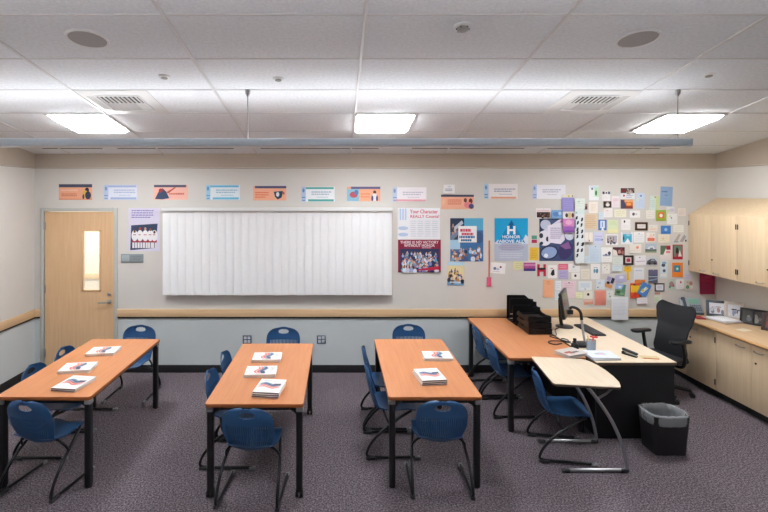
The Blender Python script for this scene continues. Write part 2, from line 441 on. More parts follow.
# linear pendant light hung on wires, plus an added unseen copy behind the camera
M_pend = mat('pendant_grey_blue', '#d0dce6', 0.4, var=0.02)
for py, pz, x0, x1, plab in ((4.14, 2.782, -3.80, 2.98, 'long grey blue linear pendant light hanging on wires across the room'), (1.6, 3.19, -3.80, 2.98, 'added unseen pendant light behind the viewpoint, brightening the ceiling')):
 t = thing('pendant_light', plab, 'pendant light', (x0, py, pz))
 Lp = x1-x0; mb = MB()
 Mp = Matrix(((0, 0, 1, 0), (1, 0, 0, 0), (0, 1, 0, 0), (0, 0, 0, 1)))
 prof = [(-0.075, -0.010), (-0.068, -0.022), (-0.045, -0.026), (0.045, -0.026), (0.068, -0.022), (0.075, -0.010), (0.075, 0.030), (0.068, 0.036), (-0.068, 0.036), (-0.075, 0.030)]
 mb.prism(prof, 0.02, Lp-0.02, M_pend, Mp); mb.build('housing', t)
 for xe in (0.0, Lp-0.022):
     mb = MB(); mb.box((xe+0.011, 0, 0.005), (0.024, 0.154, 0.066), M_pend, bev=0.010, seg=3); mb.build('end_cap', t)
 mb = MB(); mb.box((Lp/2, 0, -0.028), (Lp-0.1, 0.10, 0.006), mat('pendant_louvre', '#e6e8e8', 0.5), bev=0.002); mb.build('louvre', t)
 mb = MB(); mb.box((Lp/2, 0, 0.0367), (Lp-0.08, 0.09, 0.0012), emit_mat('added_uplight_glow', '#fbfcff', ADDED_UPLIGHT[0] if py > 3 else ADDED_UPLIGHT[1])); mb.build('added_uplight', t)  # glowing top added to brighten the ceiling, not a known lamp
 for xw in (-0.77, 2.90):
     mb = MB(); zt = cz(py)-pz
     mb.cyl((xw-x0, 0, 0.036), (xw-x0, 0, zt), 0.004, mat('wire_steel', '#8d8b88', 0.4, 0.5), 8); mb.lathe([(0.022, zt), (0.022, zt-0.03), (0.006, zt-0.06)], M_steel, 14, Matrix.Translation((xw-x0, 0, 0))); mb.build('hanging_wire', t)

# slot diffusers flush in the ceiling by the back wall
def slot(xa, xb, label):
    y = 6.08; t = thing('slot_diffuser', label, 'air vent', ((xa+xb)/2, y, cz(y)), group='long slot diffusers', rot=CROT)
    Ls = xb-xa; mb = MB()
    for s in (-1, 1): mb.box((0, s*0.035, -0.004), (Ls, 0.018, 0.008), M_whitemetal, bev=0.002)
    mb.build('frame', t); mb = MB(); mb.box((0, 0, -0.002), (Ls-0.02, 0.052, 0.004), mat('slot_dark', '#6a6a69', 0.7)); mb.build('slot', t)
for a, b, lb in ((-3.72, -2.95, 'short slot diffuser in the ceiling above the door'), (-2.78, -1.30, 'long slot diffuser above the left half of the blinds'),
                 (-0.98, 0.52, 'long slot diffuser above the right end of the blinds'), (0.92, 2.35, 'long slot diffuser above the posters'), (2.62, 4.05, 'long slot diffuser above the wall of cards')):
    slot(a, b, lb)
# ------------------------------------------------------------------ student tables
TH = 0.74
M_orange = wood('cherry_laminate', '#cd875a', '#d59364', 'Y', 0.38, spec=0.4)
M_orange_edge = mat('cherry_edge', '#a9602f', 0.45, var=0.05)
M_leg = mat('black_powder_coat', '#18181a', 0.42, var=0.08, vscale=50)
M_greycap = mat('grey_plastic', '#8f9193', 0.5)
def training_table(cx, y0, y1, w, label, wheels=False):
    L = y1-y0; t = thing('training_table', label, 'table', (cx, (y0+y1)/2, 0), group='orange topped training tables')
    mb = MB(); mb.prism(rrect(-w/2, -L/2, w/2, L/2, 0.025), TH-0.028, TH, M_orange_edge, bev=0.003)
    mb.prism(rrect(-w/2+0.003, -L/2+0.003, w/2-0.003, L/2-0.003, 0.024), TH-0.001, TH+0.0006, M_orange)
    mb.build('tabletop', t)
    mb = MB()
    for s in (-1, 1):
        mb.box((s*(w/2-0.06), 0, TH-0.05), (0.03, L-0.16, 0.044), M_leg, bev=0.004); mb.box((0, s*(L/2-0.07), TH-0.05), (w-0.14, 0.03, 0.044), M_leg, bev=0.004)
    mb.build('apron', t)
    for sx in (-1, 1):
        for sy in (-1, 1):
            lx, ly = sx*(w/2-0.035), sy*(L/2-0.05); mb = MB()
            zb = 0.075 if wheels else 0.012
            mb.prism(rrect(-0.025, -0.032, 0.025, 0.032, 0.016), zb, TH-0.029, M_leg, Matrix.Translation((lx, ly, 0)))
            mb.tube([(lx, ly, TH-0.14), (lx-sx*0.02, ly, TH-0.08), (lx-sx*0.07, ly, TH-0.045)], 0.018, M_leg, smooth=4)
            lg = mb.build('leg', t)
            mb = MB(); mb.box((lx+sx*0.004, ly+sy*0.006, TH-0.052), (0.056, 0.062, 0.040), M_greycap, bev=0.012); mb.build('corner_bracket', t)
            mb = MB()
            if wheels:
                mb.cyl((lx, ly, 0.045), (lx, ly, 0.08), 0.016, M_leg); 
                for q in (-1, 1): mb.cyl((lx+q*0.008, ly, 0.030), (lx+q*0.028, ly, 0.030), 0.030, M_black, 18)
                mb.box((lx, ly, 0.055), (0.055, 0.05, 0.02), M_black, bev=0.006); mb.build('caster', lg)
            else:
                mb.cyl((lx, ly, 0.0), (lx, ly, 0.016), 0.026, M_black, 18); mb.build('foot', lg)
    return t
training_table(-2.347, 3.85, 5.38, 0.755, 'orange topped training table in front of the door, at the left')
training_table(-0.645, 3.72, 5.22, 0.76, 'orange topped training table on casters in front of the white blinds', True)
training_table(0.775, 3.85, 5.38, 0.75, 'orange topped training table third from the left, with two book stacks')
training_table(2.062, 4.76, 6.30, 0.765, 'orange topped training table against the back wall, holding black trays')

# ------------------------------------------------------------------ student chairs
M_blue = mat('blue_shell', '#27527f', 0.38, var=0.04, vscale=25, spec=0.5)
M_tube = mat('dark_chair_tube', '#2c2d30', 0.3, 0.6)
M_glide = mat('glide_grey', '#3c3d40', 0.5)
M_glide2 = mat('glide_light', '#85888b', 0.45)
def smooth01(x): x = max(0, min(1, x)); return x*x*(3-2*x)
def shell_back():
    nu, nv = 72, 48; bm = bmesh.new(); grid = {}
    zb, zt = 0.390, 0.757
    for j in range(nv+1):
        v = j/nv
        w = 0.160 + 0.040*smooth01(v/0.45)
        if v > 0.60:
            q = (v-0.60)/0.404; w *= (1-q**2.6)**(1/2.6)
        if v < 0.10: w *= 0.80+0.20*math.sqrt(max(0, 1-((0.10-v)/0.10)**2))
        for i in range(nu+1):
            u = -1+2*i/nu
            grid[i, j] = (u*w, zb+(zt-zb)*v, u, v)
    hz, rx, rz = zb+(zt-zb)*0.855, 0.062, 0.025
    verts = {}
    def pos(k):
        x, z, u, v = grid[k]
        dx, dz = x/rx, (z-hz)/rz; d = math.hypot(dx, dz)
        return x, z, u, v, d
    keep = []
    for j in range(nv):
        for i in range(nu):
            c = [(i, j), (i+1, j), (i+1, j+1), (i, j+1)]
            if sum(pos(k)[4] < 1 for k in c) >= 2: continue
            if i % 3 == 0 and 6 <= j <= 28 and 5 < i < nu-6: continue
            keep.append(c)
    used = set(k for c in keep for k in c)
    for k in used:
        x, z, u, v, d = pos(k)
        edge = any(kk not in used for kk in ((k[0]+1, k[1]), (k[0]-1, k[1]), (k[0], k[1]+1), (k[0], k[1]-1))) and 0.4 < d < 1.7
        if (d < 1 or (edge and d < 1.5)) and d > 0: x, z = x/d, hz+(z-hz)/d
        y = -0.155 - 0.092*v - 0.012*math.sin(PI*v) + 0.045*u*u*(1-0.35*v) + 0.05*max(0, 0.12-v)/0.12*0.5
        rib = 0.0*(1 if round((u+1)*nu/2) % 3 == 0 else -0.25) * (1 if 0.10 < v < 0.74 and abs(u) < 0.86 else 0)
        verts[k] = bm.verts.new((x, y+rib, z))
    for c in keep: bm.faces.new([verts[k] for k in c])
    bmesh.ops.recalc_face_normals(bm, faces=bm.faces)
    bmesh.ops.solidify(bm, geom=list(bm.faces), thickness=0.008)
    return MB().addbm(bm, M_blue)
def shell_seat():
    nu, nv = 28, 28; bm = bmesh.new(); g = {}
    for j in range(nv+1):
        v = j/nv
        w = 0.165 + 0.038*smooth01(v/0.4)
        if v > 0.75: q = (v-0.75)/0.254; w *= (1-q**2.8)**(1/2.8)
        for i in range(nu+1):
            u = -1+2*i/nu
            y = -0.165+0.40*v
            z = 0.425 + 0.014*u*u - 0.012*math.sin(PI*min(1, v*1.3)) - 0.040*max(0, (v-0.72)/0.28)**2 + 0.0*v
            z -= 0.0; z += 0.02*max(0, 0.1-v)/0.1
            g[i, j] = bm.verts.new((u*w, y, z))
    for j in range(nv):
        for i in range(nu): bm.faces.new((g[i, j], g[i+1, j], g[i+1, j+1], g[i, j+1]))
    bmesh.ops.recalc_face_normals(bm, faces=bm.faces)
    bmesh.ops.solidify(bm, geom=list(bm.faces), thickness=0.009)
    return MB().addbm(bm, M_blue)
def make_chair(label):
    t = thing('student_chair', label, 'chair', group='blue student chairs')
    shell_seat().build('seat', t, sharp=60)
    shell_back().build('backrest', t, sharp=60)
    for s in (-1, 1):
        mb = MB()
        mb.tube([(s*0.165, 0.165, 0.398), (s*0.185, 0.12, 0.385), (s*0.205, 0.03, 0.335), (s*0.222, -0.10, 0.245), (s*0.229, -0.195, 0.14), (s*0.232, -0.235, 0.055), (s*0.232, -0.215, 0.026), (s*0.232, -0.16, 0.020), (s*0.232, 0.0, 0.020), (s*0.232, 0.215, 0.020)], 0.0125, M_tube, 10, smooth=6)
        lg = mb.build('leg', t, sharp=60)
        mb = MB(); mb.box((s*0.232, -0.20, 0.015), (0.036, 0.085, 0.030), M_glide, bev=0.009); mb.build('glide', lg)
        mb = MB(); mb.box((s*0.232, 0.213, 0.015), (0.034, 0.055, 0.030), M_glide2, bev=0.009); mb.build('glide', lg)
    mb = MB()
    mb.tube([(-0.213, -0.03, 0.300), (-0.205, -0.055, 0.345), (-0.165, -0.075, 0.392), (-0.12, -0.08, 0.402), (0.12, -0.08, 0.402), (0.165, -0.075, 0.392), (0.205, -0.055, 0.345), (0.213, -0.03, 0.300)], 0.0105, M_tube, 10, smooth=5)
    for s in (-1, 1): mb.box((s*0.12, -0.08, 0.412), (0.05, 0.03, 0.016), M_tube, bev=0.004)
    mb.tube([(-0.165, 0.165, 0.396), (0, 0.172, 0.394), (0.165, 0.165, 0.396)], 0.0105, M_tube, 10)
    mb.build('crossbar', t, sharp=60)
    return t
CH = [ # x, y, yaw(deg), label
 (-2.365, 3.96, -11, 'blue student chair at the near end of the leftmost table, turned slightly right'),
 (-2.63, 4.52, -90, 'nearer of the two blue chairs along the left side of the leftmost table'),
 (-2.63, 5.03, -90, 'farther of the two blue chairs along the left side of the leftmost table'),
 (-2.40, 5.66, 179, 'blue student chair at the far end of the leftmost table, near the door'),
 (-0.665, 3.835, -4, 'blue student chair at the near end of the table on casters'),
 (-0.94, 4.37, -91, 'nearer of the two blue chairs along the left side of the table with casters'),
 (-0.93, 4.88, -90, 'farther of the two blue chairs along the left side of the table with casters'),
 (-0.65, 5.57, 180, 'blue student chair under the white blinds, between two wall outlets'),
 (0.815, 3.965, -2, 'blue student chair at the near end of the third table, beside the aisle'),
 (0.49, 4.53, -90, 'nearer of the two blue chairs along the left side of the third table'),
 (0.49, 5.045, -90, 'farther of the two blue chairs along the left side of the third table'),
 (0.86, 5.70, 180, 'blue student chair at the far end of the third table, under the posters'),
 (1.87, 5.31, -90, 'nearer of the two blue chairs tucked under the table with black trays'),
 (1.87, 5.84, -90, 'farther of the two blue chairs tucked under the table with black trays'),
 (2.04, 4.45, -99, 'blue student chair pushed under the small maple student desk')]
c0 = make_chair(CH[0][3]); c0.location = (CH[0][0], CH[0][1], 0); c0.rotation_euler = (0, 0, R(CH[0][2]))
for x, y, a, lb in CH[1:]: c_ = dup(c0, (x, y, 0), R(a), lb)
c_.scale = (1, 1, 0.965)

# ------------------------------------------------------------------ workbooks on the tables
M_page = mat('page_edges', '#e9e6e0', 0.8, var=0.06, vscale=300)
M_cover = mat('book_cover_white', '#f2f1ef', 0.35)
M_spine = mat('book_spine_grey', '#6f6c74', 0.45, var=0.1)
C_red, C_blue2, C_navy = P('#d9584e', 0.35), P('#6f9fc0', 0.35), P('#3c4d66', 0.35)
def make_book(label, art):
    w, d, h = 0.215, 0.275, 0.0135
    t = thing('workbook', label, 'book', group='workbooks on the tables')
    mb = MB(); mb.box((0.002, 0.0, h/2), (w-0.006, d-0.006, h-0.003), M_page); mb.build('pages', t)
    mb = MB(); mb.box((0, 0, 0.0008), (w, d, 0.0016), M_cover); mb.box((0, 0, h-0.0008), (w, d, 0.0016), M_cover)
    mb.box((-w/2+0.0008, 0, h/2), (0.0016, d, h), M_cover); mb.box((0, -d/2+0.0012, h/2), (w, 0.0012, h-0.0034), M_spine)
    rnd = random.Random(art); z = h+0.0004
    mb.add([(-0.10, -0.045, z), (0.10, -0.045, z), (0.10, 0.05, z), (-0.10, 0.05, z)], [(0, 1, 2, 3)], P('#e9e4e4', 0.35))
    for k in range(6):      # swirl of red and blue ribbons across the middle of the cover
        m = (C_red, P('#f0b9ae', 0.35), C_red, C_blue2, C_navy, C_blue2)[k]
        ph = rnd.random()*0.4; n = 10; vs = []; fs = []
        for i in range(n+1):
            x = -0.085+0.17*i/n + (0.0); yy = -0.034+0.014*k + 0.020*math.sin(3.0*i/n*PI*0.7+ph)
            th = 0.004+0.005*math.sin(PI*i/n)
            vs += [(x, yy-th, z+0.0003+0.0001*k), (x, yy+th, z+0.0003+0.0001*k)]
        for i in range(n): fs.append((2*i, 2*i+2, 2*i+3, 2*i+1))
        mb.add(vs, fs, m)
    mb.add([(0.02, 0.0, z+0.001), (0.085, 0.005, z+0.001), (0.085, 0.04, z+0.001), (0.03, 0.035, z+0.001)], [(0, 1, 2, 3)], C_navy)
    for k in range(3): mb.add([(-0.07, 0.085+0.012*k, z), (0.05-0.03*k, 0.085+0.012*k, z), (0.05-0.03*k, 0.089+0.012*k, z), (-0.07, 0.089+0.012*k, z)], [(0, 1, 2, 3)], P('#b9b6b6', 0.35))
    mb.build('cover', t); return t
BK = [ # x, y, yaw, n, place
 (-2.22, 4.085, -9, 2, 'nearest stack on the leftmost table'), (-2.385, 4.455, -83, 2, 'middle stack on the leftmost table'), (-2.375, 4.92, -86, 2, 'farthest stack on the leftmost table'),
 (-0.56, 3.97, -7, 3, 'nearest stack on the caster table'), (-0.69, 4.36, -88, 2, 'middle stack on the caster table'), (-0.69, 4.74, -89, 2, 'farthest stack on the caster table'),
 (0.795, 4.22, 7, 3, 'nearer stack on the third table'), (0.975, 4.775, -93, 2, 'farther stack on the third table')]
b0 = None
for x, y, a, n, place in BK:
    for k in range(n):
        pos = ('bottom', 'top') if n == 2 else ('bottom', 'middle', 'top')
        lb = 'white red and blue workbook, %s of the %s' % (pos[k], place)
        loc = (x+0.003*((k*7) % 3-1), y-0.003*(k % 2), TH+0.001+0.0150*k); rz = R(a + (k % 2)*1.5)
        if b0 is None: b0 = make_book(lb, 3); b0.location = loc; b0.rotation_euler = (0, 0, rz)
        else: dup(b0, loc, rz, lb)

# ------------------------------------------------------------------ teacher desk
M_desktop = wood('light_maple_laminate', '#e9d6ba', '#f0e0c8', 'Y', 0.35, spec=0.4)
M_deskedge = mat('desk_edge_band', '#6b5a4b', 0.5)
M_blackpanel = mat('black_panel', '#17161a', 0.65, var=0.15, vscale=120)
dx0, dx1, dy0, dy1 = 2.475, 3.245, 4.64, 6.32
t = thing('teacher_desk', 'teacher desk with light maple top and black panels, beside the office chair', 'desk', ((dx0+dx1)/2, (dy0+dy1)/2, 0))
w, d = dx1-dx0, dy1-dy0
mb = MB(); mb.prism(rrect(-w/2, -d/2, w/2, d/2, 0.008), TH-0.03, TH-0.006, M_deskedge, bev=0.002); mb.prism(rrect(-w/2, -d/2, w/2, d/2, 0.008), TH-0.006, TH, M_desktop, bev=0.002); mb.build('desktop', t)
mb = MB(); mb.box((0, -d/2+0.035, (TH-0.03)/2), (w-0.02, 0.03, TH-0.032), M_blackpanel, bev=0.003); mb.build('front_panel', t)
mb = MB(); mb.box((-w/2+0.03, 0.02, (TH-0.03)/2), (0.028, d-0.12, TH-0.032), M_blackpanel, bev=0.003); mb.build('modesty_panel', t)
mb = MB(); mb.box((0, d/2-0.04, (TH-0.03)/2), (w-0.02, 0.03, TH-0.032), M_blackpanel, bev=0.003); mb.build('end_panel', t)

# ------------------------------------------------------------------ small student desk with cantilever legs
SH = 0.776
M_chrome = mat('bare_steel_tube', '#b2b4b7', 0.28, 0.9)
t = thing('student_desk', 'small maple student desk with curved steel legs in front of the teacher desk', 'desk', (2.12, 4.31, 0))
ox, oy = 2.12, 4.31
poly = [(1.905, 4.775), (1.895, 4.74), (1.822, 4.12), (1.835, 4.09), (2.30, 4.02), (2.335, 4.02), (2.355, 4.04), (2.395, 4.13), (2.420, 4.26), (2.432, 4.40), (2.428, 4.53), (2.405, 4.645), (2.385, 4.68), (2.36, 4.70)]
poly = [(x*0.985, y*0.985) for x, y in poly]
mb = MB(); mb.prism([(x-ox, y-oy) for x, y in poly], SH-0.022, SH-0.004, M_deskedge, bev=0.002); mb.prism([(x-ox, y-oy) for x, y in poly], SH-0.006, SH, M_desktop, bev=0.002); mb.build('desktop', t)
def dleg(y, nm):
    mb = MB(); mb.tube([(2.04-ox, y+0.005-oy, SH-0.04), (2.10-ox, y-oy, SH-0.052), (2.20-ox, y-oy, 0.605), (2.315-ox, y-oy, 0.43), (2.395-ox, y-oy, 0.25), (2.435-ox, y-oy, 0.09), (2.438-ox, y-oy, 0.035), (2.415-ox, y-oy, 0.020), (2.36-ox, y-oy, 0.018), (1.92-ox, y-oy, 0.018)], 0.0145, M_chrome, 12, smooth=6)
    lg = mb.build('leg', t, sharp=60)
    for xx in (1.925, 2.42):
        mb = MB(); mb.box((xx-ox, y-oy, 0.016), (0.07, 0.038, 0.032), M_glide, bev=0.01); mb.build('glide', lg)
dleg(4.10, 'near'); dleg(4.585, 'far')
for y in (4.10, 4.585):
    mb = MB(); mb.tube([(2.19-ox, y-oy, 0.62), (2.26-ox, y-oy, 0.66), (2.36-ox, y-oy, SH-0.03)], 0.010, M_chrome, 10); mb.build('strut', t)
mb = MB(); mb.cyl((2.10-ox, 4.10-oy, SH-0.048), (2.10-ox, 4.585-oy, SH-0.048), 0.010, M_chrome); mb.build('crossbar', t)

# ------------------------------------------------------------------ waste bin
t = thing('waste_bin', 'black waste bin with a clear liner bag beside the teacher desk', 'waste bin', (3.0, 4.47, 0))
M_bin = mat('bin_plastic', '#1b1a1d', 0.55, var=0.1, vscale=60)
mb = MB(); n = 5
def ring(w, d, r, z): return [(x, y, z) for x, y in rrect(-w/2, -d/2, w/2, d/2, r, n)]
rs = [ring(0.285, 0.225, 0.03, 0.0), ring(0.285, 0.225, 0.03, 0.004), ring(0.325, 0.27, 0.035, 0.345), ring(0.335, 0.28, 0.035, 0.352), ring(0.315, 0.26, 0.033, 0.352), ring(0.275, 0.215, 0.03, 0.01)]
N_ = len(rs[0]); vs = [p for r_ in rs for p in r_]; fs = [list(range(N_))[::-1]]
for i in range(len(rs)-1):
    for k in range(N_): l = (k+1) % N_; fs.append((i*N_+k, i*N_+l, (i+1)*N_+l, (i+1)*N_+k))
fs.append([(len(rs)-1)*N_+k for k in range(N_)])
mb.add(vs, fs, M_bin); mb.build('bin', t)
M_bag = clear_mat('bag_plastic', '#eef3f8', 0.10, 0.30)
mb = MB(); rnd = random.Random(5); m_ = 64
def ell(w, d, z, jit, k):
    a = 2*PI*k/m_; ex = 3.2
    c, s = math.cos(a), math.sin(a)
    q = (abs(c)**ex + abs(s)**ex)**(-1/ex)
    return (c*q*w/2*(1+rnd.uniform(-jit, jit)), s*q*d/2*(1+rnd.uniform(-jit, jit)), z+rnd.uniform(-jit, jit)*0.25)
rows = [(0.350, 0.292, 0.270, 0.010), (0.360, 0.304, 0.305, 0.016), (0.362, 0.306, 0.345, 0.018), (0.350, 0.296, 0.366, 0.018), (0.318, 0.262, 0.362, 0.02), (0.300, 0.242, 0.31, 0.04), (0.285, 0.225, 0.24, 0.06), (0.26, 0.2, 0.17, 0.07)]
vs = []; fs = []
for (w_, d_, z_, j_) in rows: vs += [ell(w_, d_, z_, j_, k) for k in range(m_)]
for i in range(len(rows)-1):
    for k in range(m_): l = (k+1) % m_; fs.append((i*m_+k, i*m_+l, (i+1)*m_+l, (i+1)*m_+k))
mb.add(vs, fs, M_bag); mb.build('liner_bag', t, sharp=180)

# ------------------------------------------------------------------ office chair
t = thing('office_chair', 'black mesh office chair with arms behind the teacher desk', 'chair', (3.80, 5.72, 0), R(106))
M_mesh = mat('black_mesh_fabric', '#26282c', 0.7, var=0.15, vscale=260, bump=0.2, bscale=400)
M_blkplastic = mat('black_plastic', '#1c1d20', 0.35, var=0.05)
nu, nv = 24, 30; bm = bmesh.new(); g = {}
for j in range(nv+1):
    v = j/nv; ks = [(0, .13), (.08, .20), (.2, .215), (.38, .195), (.55, .200), (.75, .235), (.88, .250), (.95, .235), (1, .19)]
    for (a, wa), (b, wb) in zip(ks, ks[1:]):
        if a <= v <= b: w = wa+(wb-wa)*smooth01((v-a)/(b-a)); break
    for i in range(nu+1):
        u = -1+2*i/nu
        z = 0.37 + 0.65*v + 0.030*v*(abs(u)**2)*(1 if v > 0.6 else v/0.6) - 0.05*max(0, 0.1-v)*0
        y = -0.225 - 0.06*v*v + 0.035*math.sin(PI*min(1, v*1.6)) + 0.05*u*u*(0.6+0.4*(1-v)) - 0.05*max(0, v-0.85)
        g[i, j] = bm.verts.new((u*w, y, z))
for j in range(nv):
    for i in range(nu): bm.faces.new((g[i, j], g[i+1, j], g[i+1, j+1], g[i, j+1]))
bmesh.ops.recalc_face_normals(bm, faces=bm.faces); bmesh.ops.solidify(bm, geom=list(bm.faces), thickness=0.014)
MB().addbm(bm, M_mesh).build('backrest', t, sharp=60)
bm = bmesh.new(); g = {}
for j in range(21):
    v = j/20; w = 0.235*(1-abs(2*v-1)**5*0.25)
    for i in range(21):
        u = -1+2*i/20
        g[i, j] = bm.verts.new((u*w, -0.20+0.45*v, 0.43+0.02*u*u-0.045*max(0, v-0.7)/0.3*max(0, v-0.7)/0.3))
for j in range(20):
    for i in range(20): bm.faces.new((g[i, j], g[i+1, j], g[i+1, j+1], g[i, j+1]))
bmesh.ops.recalc_face_normals(bm, faces=bm.faces); bmesh.ops.solidify(bm, geom=list(bm.faces), thickness=0.04)
MB().addbm(bm, M_mesh).build('seat', t, sharp=60)
mb = MB(); mb.box((0, -0.02, 0.365), (0.2, 0.26, 0.05), M_blkplastic, bev=0.015); mb.tube([(0, -0.10, 0.36), (0, -0.26, 0.38), (0, -0.285, 0.56), (0, -0.255, 0.72)], 0.026, M_blkplastic, smooth=5); mb.build('tilt_mechanism', t)
for s in (-1, 1):
    mb = MB(); mb.tube([(s*0.10, -0.06, 0.365), (s*0.22, -0.07, 0.375), (s*0.255, -0.06, 0.50), (s*0.255, -0.03, 0.655)], 0.024, M_blkplastic, smooth=5, flat=0.7)
    ar = mb.build('armrest', t, sharp=60)
    mb = MB(); pl = [(x, y) for x, y in [(0.0, -0.14), (0.035, -0.13), (0.05, -0.08), (0.048, 0.0), (0.058, 0.07), (0.05, 0.115), (0.0, 0.135), (-0.04, 0.11), (-0.05, 0.05), (-0.036, -0.04), (-0.042, -0.1), (-0.03, -0.13)]]
    mb.prism([(x, y) for x, y in pl], 0.655, 0.690, M_blkplastic, Matrix.Translation((s*0.255, 0.0, 0)), bev=0.012); mb.build('arm_pad', ar, sharp=60)
mb = MB(); mb.cyl((0, 0, 0.12), (0, 0, 0.36), 0.025, M_darkmetal); mb.cyl((0, 0, 0.09), (0, 0, 0.22), 0.036, M_blkplastic); mb.build('gas_column', t)
for k in range(5):
    a = R(-130 + 72*k) 
    c, s = math.cos(a), math.sin(a); mb = MB()
    mb.tube([(0.02*c, 0.02*s, 0.115), (0.16*c, 0.16*s, 0.10), (0.30*c, 0.30*s, 0.075)], [0.030, 0.026, 0.018], M_blkplastic)
    lg = mb.build('leg', t, sharp=60)
    mb = MB()
    for q in (-1, 1): mb.cyl((0.31*c-s*q*0.006, 0.31*s+c*q*0.006, 0.028), (0.31*c-s*q*0.026, 0.31*s+c*q*0.026, 0.028), 0.028, M_black, 18)
    mb.cyl((0.30*c, 0.30*s, 0.03), (0.30*c, 0.30*s, 0.075), 0.010, M_blkplastic); mb.build('caster', lg)

# ------------------------------------------------------------------ cabinets on the right wall
UX = 4.605
def handle(mb, face_x, yc, z, w=0.10, hang=-1):
    mb.tube([(face_x-0.002, yc-w/2, z), (face_x-0.022, yc-w/2+0.012, z-0.004), (face_x-0.026, yc, z-0.006), (face_x-0.022, yc+w/2-0.012, z-0.004), (face_x-0.002, yc+w/2, z)], 0.0042, M_steel, 8, smooth=3)
def upper_cabinet(ya, yb, label, doors):
    t = thing('wall_cabinet', label, 'cabinet', (UX, (ya+yb)/2, 1.347), group='maple wall cabinets'); yc = (ya+yb)/2
    Mx = Matrix(((1, 0, 0, 0), (0, 0, 1, 0), (0, 1, 0, 0), (0, 0, 0, 1)))  # (x, z, y)
    D = XR-0.004-UX; mb = MB()
    mb.prism([(0.02, 0), (D, 0), (D, 0.947), (0.02, 0.741)], ya-yc+0.001, yb-yc-0.001, M_maple_cab, Mx); mb.build('body', t)
    for (a, b, hy, hgy) in doors:
        mb = MB(); mb.box((0.009, (a+b)/2-yc, 0.368), (0.019, b-a-0.004, 0.74), M_maple_cab, bev=0.0015); dr = mb.build('door', t)
        mb = MB(); handle(mb, 0.0, hy-yc, 0.035, 0.09); mb.build('handle', dr)
        for z in (0.10, 0.62):
            mb = MB(); mb.cyl((-0.002, hgy-yc, z-0.03), (-0.002, hgy-yc, z+0.03), 0.0065, M_darkmetal, 10); mb.build('hinge', dr)
        if hy > hgy and b < 6.2:
            mb = MB(); mb.cyl((-0.006, b-0.02-yc, 0.19), (0.001, b-0.02-yc, 0.19), 0.009, M_darkmetal, 12); mb.build('lock', dr)
upper_cabinet(5.60, 6.372, 'maple wall cabinet in the back corner, with a small round lock', [(5.99, 6.372, 6.12, 6.362), (5.60, 5.99, 5.90, 5.612)])
upper_cabinet(4.83, 5.60, 'maple wall cabinet at the right edge of the photo', [(5.215, 5.60, 5.29, 5.588), (4.83, 5.215, 5.12, 4.842)])

LXF = 4.335; CT = 0.82
def base_cabinet(ya, yb, label, doors):
    yc = (ya+yb)/2; t = thing('base_cabinet', label, 'cabinet', (LXF, yc, 0), group='maple base cabinets'); D = XR-0.004-LXF
    mb = MB(); mb.box((D/2+0.01, 0, 0.435), (D-0.02, yb-ya-0.002, 0.68), M_maple_cab); mb.build('body', t)
    mb = MB(); mb.box((D/2+0.035, 0, 0.048), (D-0.07, yb-ya-0.002, 0.094), M_black); mb.build('toe_kick', t)
    for (a, b, hy, hgy, lock) in doors:
        mb = MB(); mb.box((0.009, (a+b)/2-yc, 0.432), (0.019, b-a-0.004, 0.67), M_maple_cab, bev=0.0015); dr = mb.build('door', t)
        if hy: mb = MB(); handle(mb, 0.0, hy-yc, 0.715, 0.11); mb.build('handle', dr)
        if hgy:
            for z in (0.19, 0.67):
                mb = MB(); mb.cyl((-0.002, hgy-yc, z-0.032), (-0.002, hgy-yc, z+0.032), 0.0065, M_darkmetal, 10); mb.build('hinge', dr)
        if lock: mb = MB(); mb.cyl((-0.006, lock-yc, 0.59), (0.001, lock-yc, 0.59), 0.010, M_darkmetal, 12); mb.build('lock', dr)
base_cabinet(5.565, 6.372, 'maple base cabinet in the back corner behind the office chair', [(6.035, 6.372, None, None, None), (5.565, 6.035, 5.90, 5.575, 5.965)])
base_cabinet(4.62, 5.56, 'maple base cabinet at the right edge, with two black hinges beside its left door', [(5.09, 5.56, 5.22, None, None), (4.62, 5.09, 4.99, 4.63, 5.03)])
t = thing('countertop', 'long light wood countertop over the maple base cabinets', 'countertop', (4.64, 5.5, 0.782))
M_counter = wood('counter_laminate', '#d3b48b', '#dcc09a', 'Y', 0.4)
mb = MB(); mb.box(((4.305-4.64+XR-0.004-4.64)/2, -0.005, 0.019), (XR-0.004-4.305, 6.372-4.618, 0.038), M_counter, bev=0.006, seg=3); mb.build('slab', t)
mb = MB(); mb.cyl((4.305-4.64, 4.62-5.5, 0.019), (4.305-4.64, 6.37-5.5, 0.019), 0.019, wood('counter_nosing', '#c99a66', '#d5aa78', 'Y', 0.4), 14); mb.build('nosing', t)
